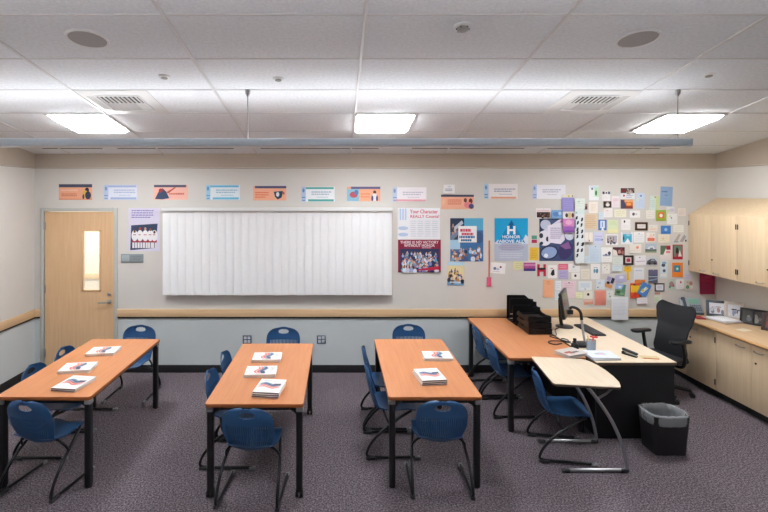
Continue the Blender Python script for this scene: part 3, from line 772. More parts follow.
# ------------------------------------------------------------------ things on the two desks
M_trayblk = mat('tray_black', '#121214', 0.4, var=0.05, spec=0.3)
def letter_tray(x, y, z0, label, n):
    """stack of trays, each with a floor, low sides that rise towards the closed near end"""
    t = thing('letter_tray', label, 'letter tray', (x, y, z0), group='black letter trays')
    w, d = 0.265, 0.35
    Mx = Matrix(((0, 0, 1, 0), (1, 0, 0, 0), (0, 1, 0, 0), (0, 0, 0, 1)))
    for k in range(n):
        zb = 0.004+0.068*k; mb = MB(); off = 0.012*k
        mb.box((0, off, zb+0.003), (w, d, 0.005), M_trayblk, bev=0.002)
        for s in (-1, 1):
            mb.prism([(-d/2+off, zb), (d/2+off, zb), (d/2+off, zb+0.03), (d/2-0.06+off, zb+0.064), (d/2-0.10+off, zb+0.050), (-d/2+0.12+off, zb+0.050), (-d/2+0.05+off, zb+0.062), (-d/2+off, zb+0.062)], s*(w/2-0.002)-0.0025, s*(w/2-0.002)+0.0025, M_trayblk, Mx)
        pts = [(-w/2, zb), (w/2, zb), (w/2, zb+0.052), (w/2-0.02, zb+0.066), (w/2-0.08, zb+0.066), (w/2-0.10, zb+0.058), (-w/2+0.10, zb+0.058), (-w/2+0.08, zb+0.066), (-w/2+0.02, zb+0.066), (-w/2, zb+0.052)]
        My = Matrix(((1, 0, 0, 0), (0, 0, 1, 0), (0, 1, 0, 0), (0, 0, 0, 1)))
        mb.prism(pts, -d/2+off-0.004, -d/2+off+0.004, M_trayblk, My)
        mb.build('tray', t)
    return t
letter_tray(2.312, 5.712, TH+0.001, 'stack of black letter trays on the orange table, nearer the viewer', 3)
t = thing('file_sorter', 'black stepped file sorter on the orange table, behind the letter trays', 'file sorter', (2.345, 6.085, TH+0.001))
def stepped(mb, w0, w1, h, hr, y, th=0.006):
    My = Matrix(((1, 0, 0, 0), (0, 0, 1, 0), (0, 1, 0, 0), (0, 0, 0, 1)))
    mb.prism([(w0, 0), (w1, 0), (w1, hr), (w1-0.06, hr+0.01), (w1-0.085, h-0.02), (w1-0.11, h), (w0+0.01, h), (w0, h-0.01)], y-th/2, y+th/2, M_trayblk, My)
mb = MB(); mb.box((0, 0, 0.006), (0.345, 0.345, 0.012), M_trayblk, bev=0.003); mb.build('base', t)
for y, h, hr in ((0.165, 0.305, 0.25), (0.06, 0.285, 0.24), (-0.05, 0.225, 0.20), (-0.165, 0.16, 0.15)):
    mb = MB(); stepped(mb, -0.170, 0.170, h, hr, y); mb.build('divider', t)
mb = MB()
Mx = Matrix(((0, 0, 1, 0), (1, 0, 0, 0), (0, 1, 0, 0), (0, 0, 0, 1)))
mb.prism([(0.168, 0), (0.168, 0.22), (-0.05, 0.17), (-0.168, 0.10), (-0.168, 0)], 0.166, 0.171, M_trayblk, Mx); mb.build('side_panel', t)
for i, (z, yy) in enumerate(((0.045, 6.112), (0.10, 6.112))):
    mb = MB(); mb.box((0, 0, 0), (0.06, 0.085, 0.006), P('#e4e6ea'), rot=(R(-14), 0, 0)); o = mb.build('paper_stack', loc=(2.205, yy-0.02, TH+0.001+z)); tag(o, ('lower' if i == 0 else 'upper') + ' white papers sticking out of the black file sorter', 'papers', 'papers in the file sorter')

# monitor (yawed so that it faces the office chair)
t = thing('computer_monitor', 'thin black computer monitor on the maple desk, turned toward the office chair', 'monitor', (2.74, 5.87, TH+0.001), R(58))
mb = MB(); mb.lathe([(0.10, 0), (0.10, 0.008), (0.085, 0.014), (0.0, 0.016)], M_blkplastic, 28); mb.build('base', t)
mb = MB(); mb.tube([(0, 0.03, 0.012), (0, 0.045, 0.12), (0, 0.05, 0.34)], 0.02, M_blkplastic, 12, smooth=3); mb.box((0, 0.03, 0.30), (0.08, 0.05, 0.08), M_blkplastic, bev=0.01); mb.build('neck', t)
TM = Matrix.Translation((0, 0, 0.285)) @ Euler((R(-9), 0, 0)).to_matrix().to_4x4()
mb = MB(); mb.box((0, 0, 0), (0.46, 0.034, 0.30), M_blkplastic, bev=0.006, M=TM); pn = mb.build('panel', t)
mb = MB(); mb.box((0, -0.0175, 0.005), (0.43, 0.002, 0.262), mat('screen_dark', '#2c2d31', 0.15), M=TM); mb.build('screen', pn)

# document camera
t = thing('document_camera', 'document camera with silver post and black arm on the maple desk', 'document camera', (2.60, 5.15, TH+0.001))
M_silver = mat('silver_plastic', '#b9bcbf', 0.3, 0.5)
mb = MB(); mb.box((0, 0, 0.014), (0.15, 0.17, 0.028), M_blkplastic, bev=0.010); mb.build('base', t)
mb = MB(); mb.tube([(0.045, 0.05, 0.028), (0.025, 0.05, 0.16), (0.008, 0.05, 0.29)], 0.0125, M_silver, 12); mb.build('post', t)
mb = MB(); mb.tube([(0.012, 0.05, 0.26), (0.003, 0.05, 0.33), (-0.03, 0.05, 0.375), (-0.085, 0.05, 0.395), (-0.12, 0.05, 0.38)], 0.0155, M_blkplastic, 12, smooth=5); mb.build('arm', t)
mb = MB(); mb.box((-0.115, 0.05, 0.345), (0.06, 0.05, 0.05), M_blkplastic, bev=0.010); mb.cyl((-0.115, 0.05, 0.32), (-0.115, 0.05, 0.305), 0.016, M_silver); mb.build('camera_head', t)

# keyboard
t = thing('keyboard', 'dark keyboard lying along the maple desk beside the monitor', 'keyboard', (2.955, 5.70, TH+0.001), R(91))
mb = MB(); mb.box((0, 0, 0.010), (0.44, 0.15, 0.018), mat('keyboard_body', '#2f2f33', 0.5), bev=0.005); mb.build('body', t)
mb = MB()
for r_ in range(5):
    for c_ in range(19): mb.box((-0.2+0.0222*c_, -0.052+0.026*r_, 0.021), (0.018, 0.021, 0.006), mat('key_plastic', '#46464b', 0.5))
mb.build('keys', t)

# cables, pencil cup, books, stapler, paper
mb = MB(); mb.tube([(2.40, 5.20, TH+0.009), (2.31, 5.16, TH+0.009), (2.27, 5.22, TH+0.009), (2.31, 5.28, TH+0.009), (2.40, 5.24, TH+0.02), (2.48, 5.22, TH+0.012), (2.50, 5.29, TH+0.02), (2.46, 5.33, TH+0.02), (2.42, 5.25, TH+0.025), (2.49, 5.16, TH+0.020), (2.518, 5.16, TH+0.022)], 0.0055, M_black, 8, smooth=6)
mb.tube([(2.515, 5.24, TH+0.012), (2.47, 5.30, TH+0.009), (2.38, 5.46, TH+0.009), (2.475, 5.50, TH+0.009), (2.56, 5.72, TH+0.008), (2.63, 5.79, TH+0.008)], 0.0045, M_black, 8, smooth=6)
tag(mb.build('cable'), 'looped black cables lying between the orange table and maple desk', 'cable')
t = thing('webcam', 'small black device with a knob among the cables beside the document camera', 'device', (2.475, 5.07, TH+0.001))
mb = MB(); mb.lathe([(0.04, 0), (0.04, 0.02), (0.03, 0.045), (0.012, 0.055), (0.012, 0.075)], M_blkplastic, 20); mb.build('body', t); MB().lathe([(0.001, 0.075), (0.017, 0.078), (0.017, 0.098), (0.001, 0.103)], M_darkmetal, 16).build('knob', t)
t = thing('pencil_cup', 'clear pencil cup with blue insert in front of the document camera', 'pencil cup', (2.61, 5.00, TH+0.001))
mb = MB(); mb.lathe([(0.043, 0.0), (0.043, 0.003), (0.046, 0.105), (0.044, 0.105), (0.041, 0.005)], clear_mat('cup_clear', '#cfdbe6', 0.08, 0.35), 28); mb.build('cup', t)
mb = MB(); mb.lathe([(0.036, 0.006), (0.038, 0.08)], P('#5f8fc4'), 20, cap=False); mb.build('insert', t)
for i, (a, b, c, h, nm) in enumerate(((0.01, 0.0, '#3b3b40', 0.15, 'black'), (-0.012, 0.008, '#c9a227', 0.145, 'yellow'), (0.0, -0.014, '#d23b3b', 0.14, 'red'))):
    mb = MB(); mb.cyl((2.61+a, 5.0+b, TH+0.01), (2.61+a*2.2, 5.0+b*2.2, TH+h), 0.0042, P(c), 8); tag(mb.build('pen'), nm + ' pen standing in the clear pencil cup', 'pen', 'pens in the cup')
t = thing('red_flower', 'red artificial flower standing in the clear pencil cup', 'flower', (2.618, 4.995, TH+0.01))
mb = MB(); mb.cyl((0, 0, 0), (0.012, -0.006, 0.125), 0.003, P('#4c7a3d'), 8); mb.build('stem', t)
mb = MB()
for k in range(6):
    a = k*PI/3; mb.lathe([(0.001, -0.006), (0.016, -0.003), (0.018, 0.003), (0.001, 0.008)], P('#cf2f38'), 12, Matrix.Translation((0.014+0.022*math.cos(a), -0.006+0.022*math.sin(a), 0.13)))
mb.lathe([(0.001, 0), (0.012, 0.004), (0.001, 0.014)], P('#f08a3c'), 12, Matrix.Translation((0.014, -0.006, 0.128))); mb.build('petals', t)

def desk_book(x, y, z, yaw, w, d, h, label, cols, seed):
    t = thing('magazine' if h < 0.02 else 'book', label, 'magazine' if h < 0.02 else 'book', (x, y, z), R(yaw))
    mb = MB(); mb.box((0.002, 0, h/2), (w-0.006, d-0.006, h-0.003), M_page); mb.build('pages', t)
    mb = MB(); mb.box((0, 0, 0.0008), (w, d, 0.0016), P(cols[0])); mb.box((0, 0, h-0.0008), (w, d, 0.0016), P(cols[0])); mb.box((-w/2+0.0008, 0, h/2), (0.0016, d, h), P(cols[0]))
    rnd = random.Random(seed)
    for k, c in enumerate(cols[1:]):
        cx, cy = rnd.uniform(-w*0.22, w*0.22), rnd.uniform(-d*0.25, d*0.25); ww, dd = w*rnd.uniform(0.18, 0.42), d*rnd.uniform(0.12, 0.26)
        cx = max(-w/2+ww/2+0.005, min(w/2-ww/2-0.005, cx)); cy = max(-d/2+dd/2+0.005, min(d/2-dd/2-0.005, cy)); z_ = h+0.0003*(k+1)
        mb.add([(cx-ww/2, cy-dd/2, z_), (cx+ww/2, cy-dd/2, z_), (cx+ww/2*0.8, cy+dd/2, z_), (cx-ww/2*0.9, cy+dd/2, z_)], [(0, 1, 2, 3)], P(c))
    mb.build('cover', t)
desk_book(2.335, 4.86, TH+0.001, 24, 0.25, 0.19, 0.032, 'grey softcover book at the front corner of the orange table', ['#cfc8c2', '#8b7d78', '#a9564d', '#5d564f'], 4)
desk_book(2.60, 4.80, TH+0.001, 3, 0.27, 0.24, 0.012, 'bottom magazine of the pile at the front edge of the maple desk', ['#d8dbe2', '#9aa6b8'], 5)
desk_book(2.605, 4.805, TH+0.0145, -4, 0.27, 0.23, 0.010, 'top magazine with pink and blue cover, on the pile at the maple desk edge', ['#dfe6ef', '#a9bfd6', '#e6a9ae', '#c9d6e2'], 11)
t = thing('stapler', 'black stapler on the maple desk near its front edge', 'stapler', (2.905, 4.83, TH+0.001), R(118))
mb = MB(); mb.box((0, 0, 0.007), (0.15, 0.034, 0.014), M_blkplastic, bev=0.005); mb.build('base', t)
mb = MB(); mb.box((-0.002, 0, 0.042), (0.155, 0.032, 0.024), M_blkplastic, rot=(0, R(-7), 0), bev=0.010, seg=3); mb.box((0.0, 0, 0.026), (0.14, 0.018, 0.012), M_steel, rot=(0, R(-6), 0)); mb.cyl((0.058, -0.018, 0.02), (0.058, 0.018, 0.02), 0.014, M_blkplastic); mb.build('arm', t)
mb = MB(); mb.box((0, 0, 0.0), (0.17, 0.10, 0.0012), P('#ddc79c'), rot=(0, 0, R(-8))); tag(mb.build('paper_slip', loc=(3.07, 4.78, TH+0.0012)), 'tan paper slip on the maple desk beside the stapler', 'paper')
mb = MB(); mb.cyl((0, 0, 0), (0.13, -0.03, 0), 0.004, P('#d8843f'), 8); tag(mb.build('pencil', loc=(2.99, 4.745, TH+0.0055)), 'orange pencil lying on the maple desk front edge', 'pencil')

# ------------------------------------------------------------------ things on the countertop
t = thing('desk_phone', 'grey desk phone with a green display in the back corner of the countertop', 'phone', (4.53, 6.22, CT+0.001), R(-14))
M_phone = mat('phone_grey', '#9aa3aa', 0.4)
M_phonedk = mat('phone_dark', '#3e4a55', 0.4)
Mt = Matrix.Translation((0, 0, 0.097)) @ Euler((R(52), 0, 0)).to_matrix().to_4x4()
mb = MB(); mb.box((0.0, 0, 0), (0.24, 0.20, 0.03), M_phone, bev=0.008, M=Mt); mb.box((0, 0.07, 0.05), (0.18, 0.03, 0.10), M_phonedk, bev=0.008); mb.box((0, -0.06, 0.012), (0.22, 0.06, 0.022), M_phonedk, bev=0.006); mb.build('body', t)
mb = MB(); mb.box((0.035, 0.05, 0.0165), (0.115, 0.065, 0.003), P('#7fae97', 0.3), M=Mt); mb.build('display', t)
mb = MB()
for r_ in range(4):
    for c_ in range(6): mb.box((-0.015+0.021*c_, -0.005-0.022*r_, 0.017), (0.014, 0.014, 0.006), M_phonedk, bev=0.002, M=Mt)
mb.build('keypad', t)
mb = MB(); mb.tube([(-0.085, -0.075, 0.02), (-0.088, -0.06, 0.045), (-0.088, 0.05, 0.05), (-0.085, 0.08, 0.025)], [0.022, 0.017, 0.017, 0.024], M_phonedk, 12, smooth=5, M=Mt); mb.build('handset', t)

def desk_frame(x, y, yaw, w, h, label, frame_m, cols, seed, double=False, tilt=14):
    t = thing('picture_frame', label, 'picture frame', (x, y, CT+0.001), R(yaw), group='photo frames on the countertop')
    M_ = Euler((R(-tilt), 0, 0)).to_matrix().to_4x4(); b = 0.032 if not double else 0.022
    mb = MB()
    for s in (-1, 1): mb.box((s*(w/2-b/2), 0, h/2), (b, 0.018, h), frame_m, bev=0.003, M=M_)
    mb.box((0, 0, b/2), (w-2*b, 0.018, b), frame_m, bev=0.003, M=M_); mb.box((0, 0, h-b/2), (w-2*b, 0.018, b), frame_m, bev=0.003, M=M_)
    if double: mb.box((0, 0, h/2), (b, 0.018, h-2*b), frame_m, bev=0.003, M=M_)
    mb.build('frame', t)
    mb = MB(); rnd = random.Random(seed); iw, ih = w-2*b, h-2*b
    mb.box((0, 0.004, h/2), (iw+0.004, 0.004, ih+0.004), P(cols[0]), M=M_)
    for k, c in enumerate(cols[1:]):
        for q in range(2):
            cx, cz_ = rnd.uniform(-0.4, 0.4)*iw, h/2+rnd.uniform(-0.3, 0.05)*ih; rx, rz_ = iw*rnd.uniform(0.06, 0.11), ih*rnd.uniform(0.12, 0.26)
            n = 14; yy = 0.0014-0.0003*(k*2+q)
            vs = [(max(-iw/2, min(iw/2, cx+rx*math.cos(2*PI*i/n))), yy, max(b, min(h-b, cz_+rz_*math.sin(2*PI*i/n)))) for i in range(n)]
            mb.add(vs, [list(range(n))], P(c), M_)
    mb.build('picture', t)
    mb = MB(); mb.box((0, 0.045, h*0.3), (0.05, 0.004, h*0.6), M_black, rot=(R(14), 0, 0)); mb.build('stand', t); return t
desk_frame(4.735, 6.03, -30, 0.25, 0.20, 'wide dark grey picture frame with a pale group photo, beside the phone', mat('frame_grey', '#4b545c', 0.4), ['#dfe0e6', '#b58f8c', '#8b8f9c', '#c8ccd6'], 1)
desk_frame(4.80, 5.875, -38, 0.19, 0.215, 'upright pale wooden picture frame beside the dark grey frame', mat('frame_pale', '#cbbfb2', 0.45), ['#d5d7dc', '#5a6a92', '#8d98b3', '#e5e0dc'], 2)
desk_frame(4.84, 5.655, -50, 0.25, 0.185, 'black double picture frame with two dark photos', mat('frame_black', '#1d1c1e', 0.35), ['#4c4d4c', '#8b8f87', '#6d7178', '#a39d94'], 3, True)
desk_frame(4.83, 5.36, -55, 0.24, 0.20, 'dark brown picture frame at the right edge of the photo', mat('frame_brown', '#3f2f2d', 0.4), ['#6d5a58', '#a94a4d', '#c9c4c0', '#3a3d4a'], 4)
for i, (lb, c, dz, yw) in enumerate((('bottom pale tan folder of the pile lying on the countertop', '#c7ad93', 0, 8), ('middle white folder of the pile lying on the countertop', '#d8d9e2', 0.011, 11), ('top white papers of the pile lying on the countertop', '#eceef3', 0.022, 6))):
    mb = MB(); mb.box((0, 0, 0.005), (0.25-0.012*i, 0.29-0.02*i, 0.009), P(c), bev=0.002); o = mb.build('folder' if i < 2 else 'paper_stack', loc=(4.63, 5.83, CT+0.001+dz), rot=(0, 0, R(yw))); tag(o, lb, 'folder' if i < 2 else 'papers', 'paper pile on the countertop')
mb = MB(); mb.box((0, 0, 0.006), (0.10, 0.13, 0.011), P('#a32b3c'), bev=0.002); tag(mb.build('booklet', loc=(4.44, 5.97, CT+0.001), rot=(0, 0, R(-12))), 'dark red booklet lying on the countertop in front of the phone', 'booklet')
mb = MB(); mb.box((0, 0, 0.0), (0.13, 0.09, 0.0015), P('#ece2cf')); tag(mb.build('note_paper', loc=(4.56, 5.45, CT+0.0015), rot=(0, 0, R(18))), 'small cream note lying alone on the countertop', 'paper')
# ------------------------------------------------------------------ things on the back wall
S = 76.02            # wall sheet units per metre: the list below gives each sheet's edges in units from the wall's own origin
def wx(u): return (u-338)/S
def wz(v): return CAMH-(v-193)/S
MW = Matrix(((1, 0, 0, 0), (0, 0, -1, 0), (0, 1, 0, 0), (0, 0, 0, 1)))   # sheet (x right, y up, z out of the wall) -> world
_placed = []
class Sheet:
    def __init__(s, u0, v0, u1, v1, thick=0.003, rot=0.0, lift=None):
        s.w = (u1-u0)/S; s.h = (v1-v0)/S; s.c = (wx((u0+u1)/2), wz((v0+v1)/2)); s.rot = rot
        lay = 0
        for (a, b, c, d, l) in _placed:
            if u0-0.6 < c and u1+0.6 > a and v0-0.6 < d and v1+0.6 > b: lay = max(lay, l+1)
        _placed.append((u0, v0, u1, v1, lay))
        s.z0 = -0.0004+0.0062*lay if lift is None else lift; s.t = thick; s.mb = MB(); s.k = 0
        if s.z0 > 0:   # pinned over the sheet below: a push pin reaches the wall
            y = s.h/2-0.010; s.mb.cyl((0, y, -s.z0-0.001), (0, y, thick+0.004), 0.0012, P('#9a9a9a'), 8); s.mb.lathe([(0.0035, thick), (0.0038, thick+0.004), (0.001, thick+0.0055)], P('#c9c9cf'), 10, Matrix.Translation((0, y, 0)))
    def base(s, col, poly=None, rough=0.55):
        w, h = s.w/2, s.h/2
        p = [(-w, -h), (w, -h), (w, h), (-w, h)] if poly is None else [(-w+x*s.w, -h+y*s.h) for x, y in poly]
        s.mb.prism(p, 0, s.t, P(col, rough)); return s
    def z(s): s.k += 1; return s.t+0.00007*s.k
    def xy(s, x, y): return (-s.w/2+x*s.w, -s.h/2+y*s.h)
    def poly(s, pts, col):
        z = s.z(); s.mb.add([(*s.xy(x, y), z) for x, y in pts], [list(range(len(pts)))], P(col)); return s
    def r(s, x0, y0, x1, y1, col): return s.poly([(x0, y0), (x1, y0), (x1, y1), (x0, y1)], col)
    def e(s, cx, cy, rx, ry, col, a=0, n=18):
        z = s.z(); vs = []; ca, sa = math.cos(a), math.sin(a)
        X, Y = s.xy(cx, cy)
        for i in range(n):
            p, q = rx*s.w*math.cos(2*PI*i/n), ry*s.h*math.sin(2*PI*i/n)
            vs.append((max(-s.w/2, min(s.w/2, X+p*ca-q*sa)), max(-s.h/2, min(s.h/2, Y+p*sa+q*ca)), z))
        s.mb.add(vs, [list(range(n))], P(col)); return s
    def lines(s, x0, y0, x1, y1, n, col, seed=0, fill=0.4):
        rnd = random.Random(seed+n); st = (y1-y0)/n
        for i in range(n):
            y = y1-st*(i+0.5); xe = x1-(x1-x0)*rnd.uniform(0, 0.3)*(1 if i == n-1 else 0.5); x = x0
            while x < xe:
                ww = (x1-x0)*rnd.uniform(0.06, 0.16); s.r(x, y-st*fill/2, min(x+ww, xe), y+st*fill/2, col); x += ww+(x1-x0)*0.02
        return s
    def txt(s, st, cx, cy, w, h, col, bold=0.02):
        vs, fs = text_geo(st, w*s.w, h*s.h, bold); z = s.z(); X, Y = s.xy(cx, cy)
        s.mb.add([(x+X, y+Y, z) for x, y, _ in vs], fs, P(col)); return s
    def crowd(s, x0, y0, x1, y1, n, cols, seed, skin=('#c79a7e', '#8d6450', '#e0b89c'), size=1.0):
        rnd = random.Random(seed)
        for i in range(n):
            x = rnd.uniform(x0, x1); f = i/n; y = y1-(y1-y0)*(0.15+0.8*f); rx = 0.028*size*(0.7+0.6*f); asp = s.w/s.h
            s.e(x, y-rx*asp*2.1, rx*1.25, rx*asp*1.6, rnd.choice(cols)); s.e(x, y, rx*0.62, rx*asp*0.8, rnd.choice(skin), n=10)
        return s
    def done(s, name, label, cat, group=None):
        o = s.mb.build(name, recalc=False)
        o.matrix_world = Matrix.Translation((s.c[0], YB-s.z0, s.c[1])) @ MW @ Matrix.Rotation(R(s.rot), 4, 'Z')
        return tag(o, label, cat, group)

# vertical blinds
t = thing('vertical_blind', 'wide white vertical blinds on the back wall, closed', 'blinds', (wx(278), YB, wz(296)))
x0, x1 = wx(165.3)-wx(278), wx(391)-wx(278); zt = wz(207.3)-wz(296)
M_slat = mat('blind_slat', '#f1f4f5', 0.6, var=0.01, spec=0.3)
mb = MB(); mb.box(((x0+x1)/2, -0.075, zt-0.025), (x1-x0+0.02, 0.09, 0.045), mat('headrail_white', '#dfe1e0', 0.45), bev=0.005); mb.build('headrail', t)
mb = MB()
for xx in (x0+0.2, 0, x1-0.2): mb.box((xx, -0.02, zt-0.02), (0.04, 0.035, 0.03), M_steel)
mb.build('bracket', t)
n = 29; st = (x1-x0)/n; rnd = random.Random(2)
for i in range(n):
    mb = MB(); a = R(rnd.uniform(3, 8)); xc = x0+st*(i+0.5); wv = st*1.09; m = 6; vs = []; fs = []; zl = 0.03+rnd.uniform(-0.003, 0.003)
    for k in range(m+1):
        q = -0.5+k/m; lx = q*wv; ly = -0.010*(1-4*q*q)
        X = xc+lx*math.cos(a)-ly*math.sin(a); Y = -0.080+lx*math.sin(a)+ly*math.cos(a)
        vs += [(X, Y, zl), (X, Y, zt-0.048), (X, Y+0.0016, zl), (X, Y+0.0016, zt-0.048)]
    for k in range(m):
        b = 4*k; fs += [(b, b+4, b+5, b+1), (b+2, b+3, b+7, b+6), (b, b+2, b+6, b+4), (b+1, b+5, b+7, b+3)]
    fs += [(0, 1, 3, 2), (4*m, 4*m+2, 4*m+3, 4*m+1)]
    mb.add(vs, fs, M_slat); mb.build('slat', t, sharp=60)

# outlets and the door sign
def outlet(u, v, label):
    t = thing('wall_outlet', label, 'outlet', (wx(u), YB-0.001, wz(v)), group='blue grey wall outlets')
    mb = MB(); mb.box((0, -0.003, 0), (0.117, 0.006, 0.112), mat('outlet_plate', '#56657a', 0.4), bev=0.003); mb.build('plate', t)
    for a in (-1, 1):
        for b in (-1, 1):
            mb = MB(); mb.box((a*0.024, -0.007, b*0.024), (0.036, 0.004, 0.034), mat('socket_white', '#e6eaf0', 0.4), bev=0.003)
            for c in (-1, 1): mb.box((a*0.024+c*0.006, -0.0092, b*0.024+0.003), (0.003, 0.001, 0.010), M_black)
            mb.build('socket', t)
outlet(247.2, 339.5, 'blue grey wall outlet with four white sockets, left of the chair under the blinds')
outlet(321.3, 339.5, 'blue grey wall outlet with four white sockets, right of the chair under the blinds')
t = thing('door_sign', 'small grey room sign on the wall to the right of the door', 'sign', (wx(132.4), YB-0.001, wz(258.3)))
mb = MB(); mb.box((0, -0.005, 0), (0.295, 0.010, 0.115), mat('sign_grey', '#8f999c', 0.4), bev=0.003); mb.build('plate', t)
mb = MB(); mb.box((-0.085, -0.0105, 0.0), (0.10, 0.003, 0.085), mat('sign_light', '#a9b6b9', 0.4), bev=0.001)
for k in range(3): mb.box((0.06, -0.0105, 0.025-0.022*k), (0.13-0.02*k, 0.002, 0.008), mat('sign_text', '#7b868b', 0.4))
mb.build('insert', t)

# row of banners along the top of the wall
G = 'banners along the top of the wall'
def pale_banner(u0, v0, u1, v1, base, bar, side, txt, label, seed, strip=None, rot=0):
    s = Sheet(u0, v0, u1, v1, rot=rot).base(base)
    s.r(0, 0, 0.13, 1, side); s.e(0.06, 0.75, 0.035, 0.14, bar); s.r(0.01, 0.24, 0.12, 0.32, bar); s.r(0.02, 0.06, 0.11, 0.13, bar)
    s.lines(0.30, 0.42, 0.95, 0.72, 2, txt, seed, 0.5); s.lines(0.45, 0.24, 0.85, 0.36, 1, txt, seed+1, 0.35)
    if strip: s.r(0.2, 0.02, 0.97, 0.16, strip); s.r(0.13, 0.84, 0.97, 0.97, strip)
    return s.done('banner', label, 'banner', G)
s = Sheet(59, 184.2, 92.2, 199.7).base('#f4b18f'); s.r(0, 0.80, 1, 1, '#4a4f66'); s.r(0, 0, 1, 0.06, '#e58b62'); s.lines(0.05, 0.52, 0.62, 0.70, 1, '#f7cdb4', 3, 0.6); s.lines(0.08, 0.2, 0.6, 0.42, 2, '#c8664a', 4)
s.e(0.85, 0.62, 0.06, 0.16, '#2f2c3a'); s.e(0.80, 0.34, 0.09, 0.26, '#e3b84b'); s.e(0.88, 0.28, 0.09, 0.26, '#3a3f55'); s.e(0.74, 0.2, 0.03, 0.16, '#3a3f55')
s.done('banner', 'orange banner with a navy top and dark figures, above the door', 'banner', G)
pale_banner(104, 184.9, 137.5, 199.7, '#e3e8f4', '#7f9ccf', '#bccdea', '#b3bfdc', 'pale blue banner right of the door, with a blue bar on top', 5, '#a9bce0')
s = Sheet(154, 184.9, 188, 199.7).base('#f6c0b0'); s.r(0, 0.84, 0.95, 1, '#5b5a70'); s.lines(0.45, 0.3, 0.92, 0.5, 1, '#d77766', 3, 0.6); s.poly([(0.03, 0.05), (0.15, 0.6), (0.25, 0.78), (0.36, 0.55), (0.45, 0.1), (0.25, 0.02)], '#3f4f6c'); s.e(0.20, 0.62, 0.06, 0.14, '#a93b40'); s.poly([(0.36, 0.5), (0.62, 0.86), (0.64, 0.8), (0.42, 0.42)], '#c45a50')
s.done('banner', 'salmon banner with a dark blue bird shape, over the blinds\' left end', 'banner', G)
pale_banner(206, 184.9, 239.8, 199.7, '#e6f1f6', '#5fa9d4', '#a8d2ea', '#9fc3d8', 'cyan and white banner above the blinds, second from their left end', 6, '#6fc0e2')
s = Sheet(253.3, 186, 286.3, 200.4).base('#f6b697'); s.r(0.05, 0.84, 1, 1, '#55597c'); s.lines(0.06, 0.15, 0.5, 0.62, 3, '#e8794e', 8, 0.45); s.poly([(0.62, 0.6), (0.9, 0.66), (0.86, 0.2), (0.74, 0.06), (0.66, 0.25)], '#27475a'); s.e(0.74, 0.42, 0.05, 0.16, '#dfe7ea'); s.e(0.92, 0.5, 0.03, 0.1, '#c9504a')
s.done('banner', 'orange banner with a dark teal shield shape, above the middle of the blinds', 'banner', G)
pale_banner(301.5, 186.7, 334.7, 201.7, '#edf2f5', '#6a93c8', '#b9cbe6', '#aebfcf', 'white banner with teal bars above the blinds, second from their right end', 9, '#58b2ac')
s = Sheet(347, 186.7, 380.3, 201.2).base('#f6b490'); s.r(0.12, 0.84, 1, 1, '#6a668e'); s.r(0, 0, 0.36, 0.84, '#8fc3da'); s.e(0.2, 0.45, 0.12, 0.22, '#c95f6b'); s.e(0.28, 0.6, 0.06, 0.18, '#5a86b8'); s.lines(0.42, 0.2, 0.7, 0.6, 2, '#e98f63', 2); s.e(0.83, 0.62, 0.045, 0.12, '#6a4a40'); s.e(0.83, 0.28, 0.09, 0.26, '#eceaf0'); s.e(0.76, 0.2, 0.03, 0.2, '#4a4f7a'); s.e(0.9, 0.2, 0.03, 0.2, '#4a4f7a')
s.done('banner', 'orange and light blue banner with a seated figure, over the blinds\' right end', 'banner', G)
pale_banner(392.6, 187.2, 426.4, 201.7, '#f1eef2', '#8fa6cf', '#c5d5ea', '#c7c2d2', 'white banner with a pink lower stripe, above the red lettered white poster', 10)
Sheet(396, 199.4, 426.0, 201.2).base('#f1b3bd').done('paper_strip', 'thin pink strip under the white banner by the blinds', 'paper')
s = Sheet(443.3, 184.7, 454.2, 193.6, thick=0.03).base('#eeeeee'); s.lines(0.15, 0.25, 0.85, 0.6, 2, '#8d93a3', 4, 0.5); s.e(0.5, 0.78, 0.18, 0.08, '#cdd6e2')
s.done('wall_sensor', 'small white square box with grey print above the orange banner', 'wall box')
s = Sheet(441, 194.7, 473.8, 209.2).base('#f6b89c'); s.r(0, 0.85, 1, 1, '#4c5069'); s.lines(0.2, 0.3, 0.66, 0.7, 3, '#dd7458', 7, 0.45); s.e(0.74, 0.62, 0.05, 0.15, '#7c4a3c'); s.e(0.9, 0.55, 0.06, 0.2, '#6d3b3a'); s.e(0.82, 0.3, 0.12, 0.22, '#ef8d92'); s.e(0.92, 0.2, 0.08, 0.18, '#50557c'); s.e(0.08, 0.5, 0.04, 0.2, '#f6c9a0')
s.done('banner', 'orange banner with two faces, under the small white wall box', 'banner', G)
pale_banner(483.9, 183.8, 517.6, 198.7, '#efeaea', '#6f9ccb', '#b8d4ea', '#aab2c6', 'white banner with an orange stripe, above the cyan triangle poster', 12)
Sheet(491, 196.7, 516, 198.5).base('#f3b596').done('paper_strip', 'thin orange strip along the white banner over the cyan poster', 'paper')
pale_banner(532.5, 184.8, 565.5, 198.8, '#eeeef3', '#8ba3d4', '#c2d0ec', '#b9bccc', 'rightmost white banner of the top row, above the purple sheet', 13)

